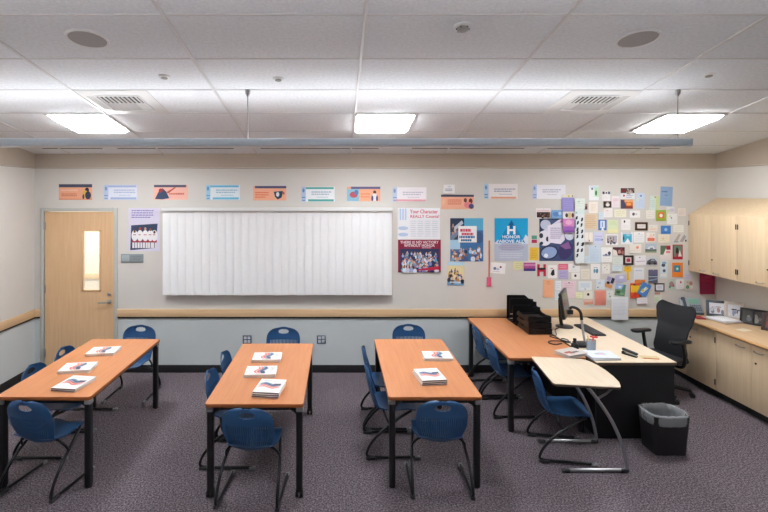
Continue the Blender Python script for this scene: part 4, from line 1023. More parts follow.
# posters
s = Sheet(128.5, 208.2, 160, 251).base('#dfdbef'); s.lines(0.1, 0.76, 0.85, 0.97, 4, '#8a7fc0', 5, 0.45)
M4 = [(0.06, 0.02), (0.86, 0.07), (0.93, 0.64), (0.09, 0.60)]; s.poly(M4, '#3b4a66')
for i, (x, hgt) in enumerate(((0.20, 0.40), (0.37, 0.46), (0.54, 0.46), (0.70, 0.44), (0.83, 0.38))):
    s.r(x-0.075, 0.07, x-0.01, 0.24, '#e8e6ea'); s.r(x+0.01, 0.07, x+0.075, 0.24, '#e3e1e6'); s.r(x-0.075, 0.20, x+0.075, 0.26, '#a93a48')
    s.e(x, 0.36, 0.10, 0.13, '#f0eff1'); s.e(x, hgt+0.06, 0.035, 0.035, ('#7a4a3a', '#c03a3a', '#d2a283', '#8d5c48', '#5a3a30')[i]); s.lines(x-0.05, 0.36, x+0.05, 0.40, 1, '#b04a55', i, 0.5)
s.done('poster', 'lavender poster with a photo of players in white jerseys, right of the door', 'poster')
s = Sheet(397.6, 208, 440, 239.6).base('#eef0f4')
for x in (0.05, 0.11, 0.17): s.r(x, 0.62, x+0.035, 0.98, '#b9d0ee')
s.e(0.13, 0.36, 0.12, 0.06, '#bdd2ec'); s.e(0.13, 0.16, 0.12, 0.06, '#bdd2ec'); s.txt('Your Character', 0.62, 0.89, 0.66, 0.125, '#d8345a', 0.01); s.txt('REALLY Counts!', 0.64, 0.735, 0.68, 0.095, '#d8345a', 0.012)
for i in range(4): s.lines(0.30+0.17*i, 0.08, 0.44+0.17*i, 0.62, 8, '#cdd2dc', i, 0.3)
s.done('poster', 'white poster with red lettering over small grey text, right of the blinds', 'poster')
s = Sheet(398, 239.6, 440.6, 272.2).base('#8e2343'); s.txt('THERE IS NO VICTORY', 0.5, 0.92, 0.90, 0.085, '#f6eef0', 0.01); s.txt('WITHOUT HONOR', 0.5, 0.82, 0.72, 0.085, '#f6eef0', 0.01); s.lines(0.56, 0.735, 0.86, 0.765, 1, '#e6c9d2', 1, 0.6)
s.r(0.05, 0.08, 0.96, 0.72, '#2c3a5e'); s.crowd(0.08, 0.10, 0.92, 0.72, 110, ['#dfe5f0', '#4f6fae', '#3b55a0', '#9fb4d8', '#28366a', '#4fb0c4', '#c9cfe0', '#7f90c8'], 21); s.poly([(0.45, 0.10), (0.96, 0.20), (0.96, 0.08), (0.45, 0.06)], '#c22648'); s.e(0.90, 0.05, 0.06, 0.04, '#e8e2e6')
s.done('poster', 'maroon poster with white lettering over a crowd photo, right of the blinds', 'poster')
s = Sheet(450.2, 218.2, 483.2, 261.3).base('#3f74a8'); s.r(0.42, 0.72, 1, 1, '#5fb7dc'); s.r(0, 0.68, 0.42, 1, '#2b3c55'); s.poly([(0.05, 0.75), (0.35, 0.95), (0.4, 0.88), (0.12, 0.70)], '#c9cfdc'); s.e(0.12, 0.58, 0.12, 0.1, '#39485a'); s.e(0.86, 0.55, 0.14, 0.14, '#3b5c8a'); s.r(0, 0.28, 0.3, 0.5, '#a9d0e6')
s.crowd(0.05, 0.02, 0.5, 0.34, 24, ['#26324e', '#4a5f92', '#8fb4d8', '#d6e2ee'], 5, size=1.8); s.crowd(0.55, 0.02, 0.95, 0.40, 12, ['#dfe8f2', '#7db3dc', '#3a5a96', '#b0d4ea'], 6, size=1.8); s.crowd(0.02, 0.6, 0.3, 0.9, 6, ['#3f4a60', '#7d8aa6'], 8, size=1.6)
s.r(0.24, 0.44, 0.80, 0.82, '#f4f3f4'); s.lines(0.30, 0.68, 0.76, 0.76, 1, '#d2435e', 1, 0.8); s.lines(0.34, 0.60, 0.72, 0.67, 1, '#d2435e', 2, 0.8); s.lines(0.27, 0.53, 0.77, 0.60, 1, '#3b7fb4', 3, 0.8); s.lines(0.32, 0.46, 0.72, 0.52, 1, '#2f6f9f', 4, 0.8)
s.done('poster', 'blue collage poster with a white centre block of red and blue text', 'poster')
s = Sheet(447.2, 261.9, 464, 285, rot=-1).base('#e9dcae'); s.r(0, 0.85, 1, 1, '#b8dbee'); s.r(0, 0, 1, 0.22, '#7fb4de'); s.crowd(0.1, 0.22, 0.9, 0.8, 18, ['#2f3340', '#6a4f3c', '#d6dbe0', '#c98d4e', '#40608c', '#e2b24e'], 11, size=2.6); s.lines(0.15, 0.06, 0.85, 0.18, 1, '#d5e7f4', 2, 0.6)
s.done('poster', 'small photo collage flyer with blue ends, below the blue collage poster', 'poster')
s = Sheet(494.6, 218.2, 527.9, 260.9).base('#1fa9df'); s.r(0, 0, 1, 0.44, '#bcc4d6'); s.poly([(0, 0.40), (0.10, 0.50), (0.2, 0.44), (0.2, 0.40)], '#dbe2ec'); s.poly([(0.8, 0.40), (0.93, 0.62), (1, 0.56), (1, 0.40)], '#dbe2ec'); s.poly([(0.08, 0.42), (0.5, 0.97), (0.92, 0.42)], '#1690cc')
s.poly([(0.41, 0.82), (0.5, 0.95), (0.59, 0.82), (0.53, 0.84), (0.53, 0.76), (0.47, 0.76), (0.47, 0.84)], '#1a5f9c'); s.txt('H', 0.5, 0.72, 0.25, 0.20, '#f5f8fa', 0.04); s.txt('HONOR', 0.5, 0.565, 0.54, 0.075, '#f5f8fa', 0.02); s.txt('ABOVE ALL', 0.5, 0.462, 0.76, 0.075, '#f5f8fa', 0.02)
s.e(0.5, 0.32, 0.4, 0.08, '#b0b4cc'); s.lines(0.2, 0.24, 0.8, 0.38, 3, '#a59fc0', 3, 0.35); s.lines(0.15, 0.06, 0.85, 0.2, 3, '#d6d9e4', 4, 0.35)
s.done('poster', 'cyan poster with a white letter H in a triangle', 'poster')
s = Sheet(539.3, 218.7, 573.6, 261).base('#44547c'); s.poly([(0, 0.6), (0.3, 1), (0, 1)], '#2c3658'); s.e(0.18, 0.86, 0.15, 0.12, '#c2cade'); s.poly([(0.12, 0.72), (0.22, 0.68), (0.72, 0.98), (0.6, 1.0)], '#d9d6ea'); s.e(0.80, 0.86, 0.22, 0.18, '#c884c4'); s.e(0.9, 0.78, 0.1, 0.12, '#9a5cae'); s.e(0.88, 0.62, 0.14, 0.13, '#d6dcea')
s.e(0.15, 0.54, 0.22, 0.18, '#e6e6f0'); s.e(0.05, 0.60, 0.06, 0.06, '#2b2f48'); s.e(0.24, 0.52, 0.05, 0.06, '#2b2f48'); s.e(0.06, 0.42, 0.05, 0.04, '#2b2f48')
s.poly([(0.26, 0.44), (0.24, 0.84), (0.70, 0.92), (0.74, 0.50), (0.62, 0.40)], '#e9e4f2'); s.lines(0.32, 0.52, 0.68, 0.80, 6, '#9c94bb', 9, 0.4)
s.e(0.28, 0.20, 0.27, 0.17, '#2e3350', 0.25); s.e(0.28, 0.20, 0.23, 0.135, '#93a8d2', 0.25); s.e(0.19, 0.13, 0.06, 0.05, '#edf0f6'); s.e(0.76, 0.25, 0.20, 0.22, '#3f3a68', -0.5); s.poly([(0.60, 0.36), (0.84, 0.46), (0.92, 0.30), (0.75, 0.28)], '#8d5f98')
s.done('poster', 'dark blue poster of sports balls and a racket, at the left of the card wall', 'poster')

# rod with tag
mb = MB(); mb.cyl((0, -0.018, 0.10), (0.004, -0.018, 0.60), 0.0085, P('#e07a5a'), 10); mb.box((0, -0.0155, 0.055), (0.058, 0.012, 0.125), P('#dd5f86'), bev=0.004)
tag(mb.build('pointer_stick', loc=(wx(488.9), YB+0.0095, wz(286))), 'thin orange stick with a pink end hanging left of the cyan poster', 'stick')

# ------------------------------------------------------------------ cards, photos and notes
rows = []
def card(u0, v0, u1, v1, col, marks, name, label, cat='card', rot=0, t=0.003, group='cards pinned on the wall'):
    s = Sheet(u0, v0, u1, v1, thick=t, rot=rot).base(col)
    for k in marks:
        op = k[0]
        if op == 'r': s.r(*k[1:])
        elif op == 'e': s.e(*k[1:])
        elif op == 'p': s.poly(*k[1:])
        elif op == 'l': s.lines(*k[1:])
        elif op == 'c': s.crowd(*k[1:])
    return s.done(name, label, cat, group)
L_ = lambda c='#c3c7cf', n=4, sd=0: ('l', 0.15, 0.15, 0.88, 0.85, n, c, sd, 0.3)
W_ = '#f2f0ee'
# left of the sports poster and around it
card(531.2, 235, 537.2, 243.4, '#e4e0dd', [('r', 0.05, 0.5, 0.95, 0.95, '#5f9c8c'), ('r', 0.05, 0.05, 0.95, 0.45, '#b5345e')], 'card', 'tiny green and crimson card between the cyan and sports posters')
card(529.8, 247.4, 538.6, 260.2, '#f2c84b', [('l', 0.15, 0.15, 0.85, 0.85, 5, '#e0b238', 1, 0.4)], 'note_paper', 'bright yellow note left of the sports poster', 'note', rot=-2)
card(512.8, 261.4, 523, 269.6, '#eae6b4', [L_('#cfcb98', 3)], 'note_paper', 'pale yellow note below the cyan poster', 'note')
card(523.8, 262.6, 535.4, 271, '#b4508f', [('r', 0, 0.6, 1, 0.85, '#d68ab6'), ('r', 0, 0, 1, 0.3, '#4a3a86')], 'card', 'purple and magenta striped card right of the pale yellow note')
card(490.3, 262.8, 505.3, 273.4, W_, [('e', 0.3, 0.45, 0.1, 0.14, '#6b7aa0'), ('e', 0.68, 0.62, 0.07, 0.1, '#8c3c4a'), ('e', 0.5, 0.4, 0.1, 0.1, '#b9c4dc'), ('l', 0.2, 0.1, 0.8, 0.25, 1, '#c9c5cc', 1, 0.4)], 'card', 'white card with small dark pictures beside the pink end of the stick', rot=-5)
Hs = [(0, 0), (0.28, 0), (0.28, 0.38), (0.72, 0.38), (0.72, 0), (1, 0), (1, 1), (0.72, 1), (0.72, 0.66), (0.28, 0.66), (0.28, 1), (0, 1)]
s = Sheet(537.2, 264.2, 545.8, 276.3, thick=0.004); s.mb.prism([s.xy(x, y) for x, y in Hs], 0, 0.004, P('#d0324e')); s.r(0.02, 0.55, 0.98, 0.70, '#3a2b30'); s.e(0.5, 0.6, 0.12, 0.08, '#241a1e'); s.done('paper_letter', 'red cut-out letter H with a dark band', 'letter')
card(547.7, 265.2, 556.8, 278.2, W_, [('p', [(0.3, 0.3), (0.45, 0.6), (0.7, 0.7), (0.75, 0.25), (0.5, 0.18)], '#34323c'), ('e', 0.45, 0.75, 0.18, 0.05, '#e59aa8')], 'card', 'white card with a dark shape right of the red letter H')
card(558.3, 263.8, 567.8, 269.7, '#e8728c', [('l', 0.1, 0.2, 0.9, 0.8, 2, '#f4b4c2', 1, 0.4)], 'card', 'pink card under the sports poster')
card(558.3, 270.1, 567.8, 279, '#bdb2dc', [L_('#a99ccd', 2)], 'card', 'lavender card directly under the pink card')
card(568.4, 263.6, 579.8, 272, W_, [('e', 0.45, 0.6, 0.1, 0.08, '#7f9cc0'), ('l', 0.2, 0.15, 0.8, 0.4, 2, '#d3d5db', 3, 0.3)], 'card', 'white card with a small blue mark right of the pink card')
card(570.8, 272.6, 579.8, 279.4, '#f3f1ec', [('e', 0.5, 0.55, 0.13, 0.2, '#3c3b42'), ('r', 0, 0, 0.06, 1, '#d9c97c')], 'card', 'small cream card with one black dot right of the lavender card')
card(543, 279.6, 553.6, 297.4, '#f6b48c', [('l', 0.3, 0.72, 0.7, 0.95, 3, '#e0976c', 2, 0.4)], 'note_paper', 'tall peach note above the black trays', 'note', rot=-1, t=0.006)
card(555.4, 280.8, 561.2, 290.2, '#eef0f2', [L_('#cfd4de', 3)], 'note_paper', 'narrow white note right of the tall peach note', 'note')
card(562.2, 281, 575.6, 298, '#ecd5de', [('l', 0.15, 0.55, 0.85, 0.9, 3, '#d6b4c4', 1, 0.3), ('e', 0.5, 0.9, 0.05, 0.04, '#5c5f8c')], 'note_paper', 'pale pink sheet behind the monitor', 'note')
card(555, 291.4, 560.8, 300.2, '#dfe9f0', [L_('#c3d0dc', 3)], 'note_paper', 'small pale blue note just left of the monitor', 'note')
# above / beside the sports poster
card(561.5, 194.4, 573.2, 198.0, '#e4e1d0', [('e', 0.6, 0.5, 0.07, 0.3, '#d5c35a'), ('e', 0.9, 0.5, 0.05, 0.3, '#8d7560')], 'card', 'thin cream card above the purple sheet')
card(561.5, 197.6, 573.6, 211.4, '#9d97d6', [('l', 0.15, 0.2, 0.85, 0.8, 4, '#a7a1dc', 1, 0.4)], 'paper_sheet', 'plain purple sheet above the sports poster', 'paper')
card(535.8, 208.2, 550.4, 218.3, '#efe9ea', [('r', 0.05, 0.08, 0.95, 0.62, '#3a2a2a'), ('c', 0.1, 0.15, 0.9, 0.6, 9, ['#4a3634', '#6a4a44', '#2c2324'], 2, ('#b78a72', '#8a604e'), 1.6), ('r', 0.05, 0.68, 0.9, 0.82, '#e9c9cc')], 'photograph', 'dark group photo at the upper left of the sports poster', 'photo')
card(551, 210, 561.8, 218.3, '#7aa6d6', [('e', 0.4, 0.5, 0.3, 0.28, '#5b87c4'), ('e', 0.75, 0.6, 0.15, 0.2, '#b8cfe8')], 'photograph', 'light blue photo right of the dark group photo', 'photo')
card(562, 211.8, 573.6, 218.6, '#ece8e4', [('e', 0.32, 0.5, 0.12, 0.32, '#4c3f3c'), ('e', 0.84, 0.5, 0.11, 0.36, '#6d3b3c'), ('r', 0.45, 0.1, 0.7, 0.9, '#d6c48c')], 'photograph', 'small photo of two dark heads under the purple sheet', 'photo')
card(562, 219, 573.0, 232.2, '#d98ac2', [('r', 0, 0, 1, 0.45, '#9c62b4'), ('e', 0.5, 0.75, 0.3, 0.18, '#eab4d6'), ('r', 0, 0, 1, 0.16, '#7d4d9e')], 'card', 'pink to purple card over the sports poster\'s top right corner')
s = Sheet(573.8, 208.8, 583.2, 262.8).base('#e7eef0'); s.r(0, 0.9, 1, 1, '#dcebe8'); s.e(0.15, 0.93, 0.08, 0.015, '#7fb8b0'); rnd = random.Random(14)
s.r(0.0, 0.64, 0.12, 0.80, '#3fa0c0')
for i, (cx, cy) in enumerate(((0.12, 0.83), (0.50, 0.80), (0.2, 0.74), (0.46, 0.70), (0.18, 0.62), (0.18, 0.56), (0.5, 0.58), (0.17, 0.485), (0.52, 0.485), (0.19, 0.35), (0.52, 0.345), (0.80, 0.345), (0.2, 0.23), (0.48, 0.235), (0.16, 0.14))):
    a = rnd.uniform(-0.5, 0.5)
    cx = min(0.84, cx*1.5)
    s.e(cx, cy+0.012, 0.10, 0.022, '#25252c', a); s.e(cx-0.03, cy-0.012, 0.13, 0.014, '#2b2b34', a+0.6); s.e(cx+0.05, cy+0.03, 0.05, 0.012, '#25252c')
s.done('paper_sheet', 'tall pale sheet with columns of small black silhouettes', 'paper')
card(573.9, 198.4, 583.4, 208.6, '#e6efe8', [('e', 0.35, 0.7, 0.1, 0.08, '#8fc0a8'), L_('#d0ddd2', 3)], 'card', 'pale mint card right of the purple sheet')
card(584.3, 203.8, 587.3, 209.6, '#5a4240', [('e', 0.5, 0.75, 0.3, 0.2, '#c49a86')], 'photograph', 'tiny dark cut-out photo above the silhouettes sheet', 'photo')
# top rows of the card wall
card(588.7, 185.6, 598.6, 200.4, '#eef2f2', [('r', 0.55, 0.25, 1, 0.95, '#c6e6cc'), ('e', 0.72, 0.5, 0.1, 0.18, '#3d7a4c'), ('e', 0.33, 0.78, 0.1, 0.07, '#4c5a78'), ('r', 0.1, 0.86, 0.9, 0.95, '#cfe3f0')], 'card', 'white card with a small green tree, top left of the card wall', t=0.006)
card(588.7, 201.7, 597.8, 213.1, '#f4ede2', [('l', 0.2, 0.2, 0.8, 0.8, 5, '#dcc9b4', 3, 0.3)], 'card', 'cream card under the green tree card')
card(602.2, 191, 610.2, 200.8, '#f0eeee', [('r', 0.02, 0.68, 0.3, 0.95, '#4a4650'), ('r', 0.4, 0.7, 0.62, 0.92, '#6d6a78'), ('r', 0.7, 0.68, 0.98, 0.95, '#55627c'), ('l', 0.1, 0.2, 0.9, 0.55, 3, '#d8d5d8', 1, 0.3)], 'card', 'white card with three dark thumbnails on top, second column of the card wall')
card(603.3, 201.3, 611, 207.6, '#3d3432', [('e', 0.52, 0.45, 0.26, 0.26, '#efe9e4'), ('e', 0.52, 0.8, 0.2, 0.1, '#b59a88')], 'photograph', 'small black photo with a white centre, under the three-thumbnail card', 'photo')
card(611.7, 195.9, 619.5, 207.4, '#f3eaec', [('l', 0.15, 0.5, 0.85, 0.8, 2, '#d98aa0', 2, 0.3), ('l', 0.15, 0.12, 0.85, 0.45, 3, '#e4d4da', 2, 0.3)], 'card', 'white card with pink handwriting left of the sunset photo')
card(619.9, 187.7, 634.3, 199, '#eef0f2', [('r', 0.02, 0.52, 0.98, 0.97, '#5c4a46'), ('c', 0.35, 0.55, 0.97, 0.95, 12, ['#8f8a86', '#40383a', '#b9b4ae'], 3, ('#c79a7e', '#e0c8b4'), 1.4), ('e', 0.2, 0.75, 0.14, 0.18, '#7a2f35'), ('e', 0.25, 0.3, 0.06, 0.1, '#c23a44'), ('l', 0.4, 0.08, 0.95, 0.4, 2, '#9aa2c0', 3, 0.35)], 'postcard', 'white postcard with a dark photo strip, top middle of the card wall', 'postcard')
card(620.7, 199.6, 632.8, 208.7, '#c9713c', [('r', 0, 0, 1, 0.3, '#8a3f2c'), ('p', [(0, 0), (0, 1), (0.3, 0.9), (0.45, 0.3), (0.3, 0)], '#4c4a66'), ('r', 0.3, 0.72, 1, 1, '#e0a878'), ('e', 0.65, 0.5, 0.2, 0.15, '#f0a050')], 'photograph', 'orange sunset photo with a dark left side', 'photo')
card(603.5, 208.3, 612.5, 217.3, '#f3f0ee', [('e', 0.4, 0.75, 0.12, 0.07, '#e9b8bc'), L_('#dfdad8', 4)], 'card', 'white card with a faint pink mark, below the small black photo')
card(614.2, 209.4, 626.1, 217.2, '#f1eed8', [L_('#dcd7bc', 3)], 'card', 'cream card below the sunset photo')
card(629.8, 210.6, 640, 217.6, '#f2f1f1', [('e', 0.35, 0.5, 0.13, 0.22, '#5a5960'), ('e', 0.62, 0.5, 0.1, 0.14, '#c9c7cc')], 'card', 'white card with a grey blob right of the cream card')
card(598.3, 212, 603.4, 219, '#d9e8ef', [L_('#bfd3de', 3)], 'note_paper', 'tiny pale blue note between the cream card and blue card', 'note')
card(636.2, 193, 644.4, 208.7, '#cfe0f2', [('e', 0.55, 0.82, 0.12, 0.06, '#6a88c0'), ('e', 0.2, 0.6, 0.1, 0.1, '#e4ecd4'), ('l', 0.3, 0.15, 0.9, 0.6, 4, '#b8cce4', 1, 0.3)], 'card', 'light blue tall card right of the dark photo strip postcard', rot=-2)
card(649.3, 195.6, 658.4, 210.4, '#d9e8e0', [('r', 0.7, 0.05, 1, 0.98, '#d4e0a4'), ('e', 0.6, 0.9, 0.12, 0.05, '#c9a84e'), ('l', 0.1, 0.2, 0.65, 0.7, 4, '#bcd4cc', 2, 0.3)], 'card', 'pale green tall card left of the tilted blue sheet', rot=-2, t=0.006)
card(660.2, 186.7, 672.2, 206, '#94b3d6', [('l', 0.1, 0.68, 0.75, 0.80, 1, '#4f7fae', 1, 0.5), ('l', 0.35, 0.5, 0.6, 0.62, 1, '#5fa0b4', 2, 0.5), ('l', 0.15, 0.1, 0.85, 0.45, 4, '#86a6cc', 3, 0.3)], 'paper_sheet', 'tilted blue sheet at the top right of the card wall', 'paper', rot=-3, t=0.006)
card(645.7, 210.4, 654.6, 218.6, '#f0eee6', [L_('#dcd8cc', 3)], 'card', 'cream card left of the green square card')
card(655.6, 210, 665.7, 221, '#9dbb45', [('r', 0.22, 0.25, 0.8, 0.8, '#e8784a'), ('e', 0.5, 0.5, 0.16, 0.16, '#f6f3ea')], 'card', 'bright green square card with an orange and white centre')
card(666.4, 206.8, 674.4, 212.8, '#e2e9ea', [('r', 0.05, 0.1, 0.4, 0.6, '#cfe0b4'), ('r', 0.45, 0.2, 0.9, 0.7, '#d9c9e4')], 'card', 'small pale card with green and lilac patches under the tilted blue sheet')
card(667, 213.5, 677.3, 224.3, '#f0f1f0', [('e', 0.42, 0.6, 0.06, 0.07, '#5a5e6c'), ('e', 0.3, 0.75, 0.1, 0.06, '#cfe0a8'), ('l', 0.3, 0.1, 0.9, 0.45, 3, '#dadcdf', 1, 0.3)], 'card', 'white card with a tiny dark dot right of the green square card')
card(677.6, 208.2, 685.2, 216, '#eee8e0', [('l', 0.1, 0.1, 0.9, 0.85, 5, '#cdbfb2', 4, 0.3)], 'card', 'cream lined card at the upper right edge of the card wall')
# second band
card(584.4, 213.8, 596.6, 229.2, '#e6d2b4', [('l', 0.08, 0.08, 0.95, 0.92, 7, '#cfae86', 4, 0.3)], 'paper_sheet', 'tan lined paper left of the blue and white card', 'paper', rot=-2)
card(598.2, 219.7, 606.5, 230.3, '#4f7fc4', [('r', 0.22, 0.2, 0.80, 0.9, '#dbe6f4'), ('p', [(0.35, 0.0), (0.5, 0.35), (0.7, 0.0)], '#f3f6fa'), ('r', 0.45, 0.3, 0.55, 0.8, '#6f9ad4')], 'card', 'blue and white upright card in the second band of cards')
card(607.6, 220, 618, 233.1, '#dfe9c2', [('l', 0.15, 0.6, 0.9, 0.9, 3, '#bcd6b0', 2, 0.3), ('r', 0, 0, 1, 0.3, '#eceab8')], 'card', 'pale yellow-green card right of the blue and white card')
card(621.2, 219.2, 630.3, 229.9, '#f2f0ee', [('e', 0.35, 0.78, 0.09, 0.12, '#3b3a40'), ('l', 0.2, 0.15, 0.85, 0.5, 3, '#e0dcda', 2, 0.3)], 'card', 'white card with a dark figure near its top, left of the brown frame')
def framed(u0, v0, u1, v1, fcol, pcol, marks, label, b=0.18):
    s = Sheet(u0, v0, u1, v1, thick=0.012); z0 = s.z0
    t = thing('picture_frame', label, 'picture frame', (s.c[0], YB-z0, s.c[1]), group='small frames on the wall')
    bx = b*s.h; m = MB(); w, h = s.w, s.h
    for q in (-1, 1): m.box((q*(w/2-bx/2), -0.006, 0), (bx, 0.012, h), P(fcol, 0.4), bev=0.002); m.box((0, -0.006, q*(h/2-bx/2)), (w-2*bx, 0.012, bx), P(fcol, 0.4), bev=0.002)
    m.build('frame', t)
    iw, ih = w-2*bx, h-2*bx; m = MB(); m.box((0, -0.003, 0), (iw+0.002, 0.004, ih+0.002), P(pcol))
    for i, (x0, y0, x1, y1, c) in enumerate(marks): m.box((-iw/2+(x0+x1)/2*iw, -0.0053, -ih/2+(y0+y1)/2*ih), ((x1-x0)*iw, 0.0008, (y1-y0)*ih), P(c), bev=0.0003)
    m.build('picture', t)
framed(634.9, 222.2, 647.3, 230.3, '#4a3426', '#f3f1ee', [(0.1, 0.3, 0.9, 0.7, '#e2dedc')], 'small brown framed white picture in the middle of the card wall', 0.24)
card(648.8, 224.8, 657.4, 231.3, '#ece7e0', [('l', 0.1, 0.15, 0.9, 0.5, 2, '#f0bfa0', 1, 0.5), ('e', 0.3, 0.7, 0.15, 0.14, '#cfe2da')], 'card', 'small pale card with an orange line right of the brown frame')
card(660.8, 225.6, 670.7, 233.9, '#4685cc', [('e', 0.5, 0.52, 0.16, 0.2, '#9cc2ea'), ('r', 0.08, 0.1, 0.92, 0.18, '#3570b6')], 'card', 'bright blue wide card near the right side of the card wall')
card(673.5, 225.1, 683.5, 232.3, '#f0f0ea', [('l', 0.12, 0.15, 0.88, 0.85, 3, '#d7d9cf', 2, 0.3)], 'card', 'white card right of the bright blue card')
card(583.4, 232.2, 591.3, 241.6, '#f2ece4', [('r', 0.45, 0.1, 0.52, 0.9, '#e0d4c6'), ('e', 0.55, 0.15, 0.07, 0.07, '#c4444c')], 'card', 'cream folded card with a red dot, left of the lavender-blue card')
card(593.6, 232, 602.8, 244.6, '#d4daf0', [('r', 0.1, 0.3, 0.9, 0.5, '#b4bfe6'), ('r', 0.1, 0.62, 0.9, 0.7, '#c3b8dc'), ('e', 0.92, 0.4, 0.06, 0.06, '#46466a')], 'card', 'pale lavender-blue card with darker stripes', rot=-2, t=0.006)
card(605.6, 234.2, 618, 245, '#f2efee', [('r', 0.1, 0.22, 0.92, 0.88, '#b9b6bc'), ('c', 0.12, 0.25, 0.9, 0.85, 16, ['#3f3f4a', '#6a6a78', '#dcdce2', '#50586c'], 7, ('#a98a78', '#d4b8a4'), 1.8)], 'photograph', 'white bordered group photo in greys below the pale yellow-green card', 'photo')
card(621.2, 232.2, 632.8, 244.2, '#eceef2', [('r', 0.12, 0.15, 0.9, 0.85, '#4fb4d0'), ('p', [(0.3, 0.15), (0.55, 0.5), (0.8, 0.15)], '#f4f6f8'), ('e', 0.2, 0.5, 0.06, 0.2, '#2c4a66'), ('e', 0.6, 0.75, 0.2, 0.08, '#8fd4e4'), ('l', 0.1, 0.9, 0.9, 0.98, 1, '#6a6f90', 2, 0.5)], 'card', 'white card with a bright cyan picture right of the grey group photo')
card(633.7, 232.2, 644.2, 242.5, '#f1f2f3', [('e', 0.5, 0.85, 0.05, 0.05, '#6f9a9c'), L_('#dadde2', 4)], 'card', 'white card below the brown framed picture')
card(646.4, 232.5, 655.2, 242.2, '#f0ece8', [('r', 0.1, 0.12, 0.92, 0.45, '#e07a60'), ('p', [(0.2, 0.48), (0.5, 0.92), (0.85, 0.48)], '#f6d4c8'), ('e', 0.82, 0.75, 0.08, 0.08, '#9ec4a8')], 'card', 'white card with a coral house picture')
card(657.8, 234.4, 669, 242.7, '#f1ead6', [('e', 0.45, 0.5, 0.12, 0.12, '#e4c8a0'), L_('#e0d6bc', 3)], 'card', 'cream card below the bright blue card')
card(673, 233, 686.8, 242.6, '#d9d8d6', [('p', [(0.05, 0.1), (0.4, 0.9), (0.55, 0.85), (0.3, 0.05)], '#b9b0a8'), ('p', [(0.45, 0.1), (0.8, 0.85), (0.95, 0.6), (0.7, 0.05)], '#a9a9ae'), ('e', 0.92, 0.2, 0.06, 0.12, '#2f2d33'), ('r', 0.05, 0.02, 0.4, 0.14, '#8f9fb8')], 'photograph', 'grey collage photo at the right edge of the card wall', 'photo')
card(588.3, 245.3, 600.6, 263, '#d3e2ee', [('l', 0.12, 0.1, 0.88, 0.8, 8, '#c0d3e2', 2, 0.3), ('e', 0.55, 0.93, 0.04, 0.03, '#6f7f96')], 'paper_sheet', 'tall pale blue sheet below the lavender-blue card', 'paper', t=0.005)
card(600.8, 247.3, 611.5, 262.4, '#f3f1f0', [('r', 0.15, 0.42, 0.85, 0.52, '#9aa0b4'), ('e', 0.75, 0.62, 0.14, 0.12, '#4a4a5a'), ('e', 0.45, 0.52, 0.12, 0.07, '#6c7390'), ('l', 0.2, 0.1, 0.8, 0.3, 2, '#dddada', 2, 0.3)], 'card', 'white card with a small dark sketch right of the tall pale blue sheet', t=0.006)
card(612.8, 247.2, 624.6, 255.4, '#54343a', [('p', [(0, 0), (0, 0.75), (0.3, 0.6), (0.42, 0)], '#efe6e0'), ('e', 0.55, 0.45, 0.14, 0.25, '#c48f84'), ('e', 0.84, 0.35, 0.12, 0.25, '#a96a64'), ('e', 0.7, 0.75, 0.12, 0.16, '#8a3f44')], 'photograph', 'dark red-brown portrait photo, above and left of the dark framed red picture', 'photo')
framed(622.8, 255.3, 632.9, 264.8, '#3b2f2c', '#e9dfe0', [(0.2, 0.2, 0.8, 0.75, '#c23a4c'), (0.35, 0.6, 0.65, 0.85, '#d8707c')], 'small dark frame with a red picture above the yellow cut-out key', 0.2)
card(612, 257, 622.2, 264.2, '#e2e8e2', [L_('#cbd6cc', 3)], 'card', 'pale grey-green card left of the dark framed red picture')
card(583.5, 255.6, 588.1, 262.8, '#d5e5ee', [L_('#bfd4e0', 3)], 'note_paper', 'pale blue note at the foot of the silhouettes sheet', 'note')
card(628.6, 244, 640.8, 252.8, '#f2ede4', [('e', 0.68, 0.62, 0.12, 0.16, '#ea9c86'), ('l', 0.1, 0.15, 0.9, 0.35, 1, '#ded4c8', 2, 0.3)], 'card', 'cream card with a salmon flower above the dark framed red picture', t=0.006)
card(645.2, 243.6, 656.4, 253.3, '#b9c8d6', [('r', 0, 0.05, 1, 0.28, '#8d9a84'), ('r', 0, 0.28, 1, 0.42, '#4e5c58'), ('p', [(0.15, 0.42), (0.35, 0.7), (0.7, 0.75), (0.9, 0.42)], '#e6eaf0'), ('r', 0.4, 0.45, 0.7, 0.58, '#6b7890'), ('r', 0, 0, 1, 0.08, '#d9d2c4')], 'photograph', 'landscape photo with a pale building below the coral house card', 'photo')
card(660, 245, 670.7, 259.8, '#e8e2e0', [('r', 0.02, 0.35, 0.6, 0.97, '#5d7a5e'), ('r', 0.58, 0.68, 0.98, 0.97, '#a92440'), ('p', [(0.3, 0.35), (0.55, 0.8), (0.75, 0.3)], '#efe9e6'), ('r', 0.55, 0.45, 0.95, 0.6, '#e88a98')], 'card', 'green and crimson card left of the crimson bordered photo')
card(672.6, 244.6, 682.6, 259.4, '#b01f38', [('r', 0.1, 0.2, 0.92, 0.94, '#6c8a78'), ('e', 0.45, 0.55, 0.14, 0.26, '#2c2024'), ('p', [(0.55, 0.2), (0.7, 0.65), (0.9, 0.2)], '#e6e6e6'), ('e', 0.45, 0.3, 0.1, 0.12, '#c03048')], 'photograph', 'crimson bordered photo of a dark figure', 'photo')
card(634.9, 255.6, 645.8, 265, '#f0eff3', [('l', 0.1, 0.3, 0.95, 0.5, 1, '#b8a4cc', 2, 0.4), ('e', 0.45, 0.8, 0.06, 0.06, '#7f8aa8')], 'card', 'white card with violet handwriting right of the dark framed red picture', rot=3)
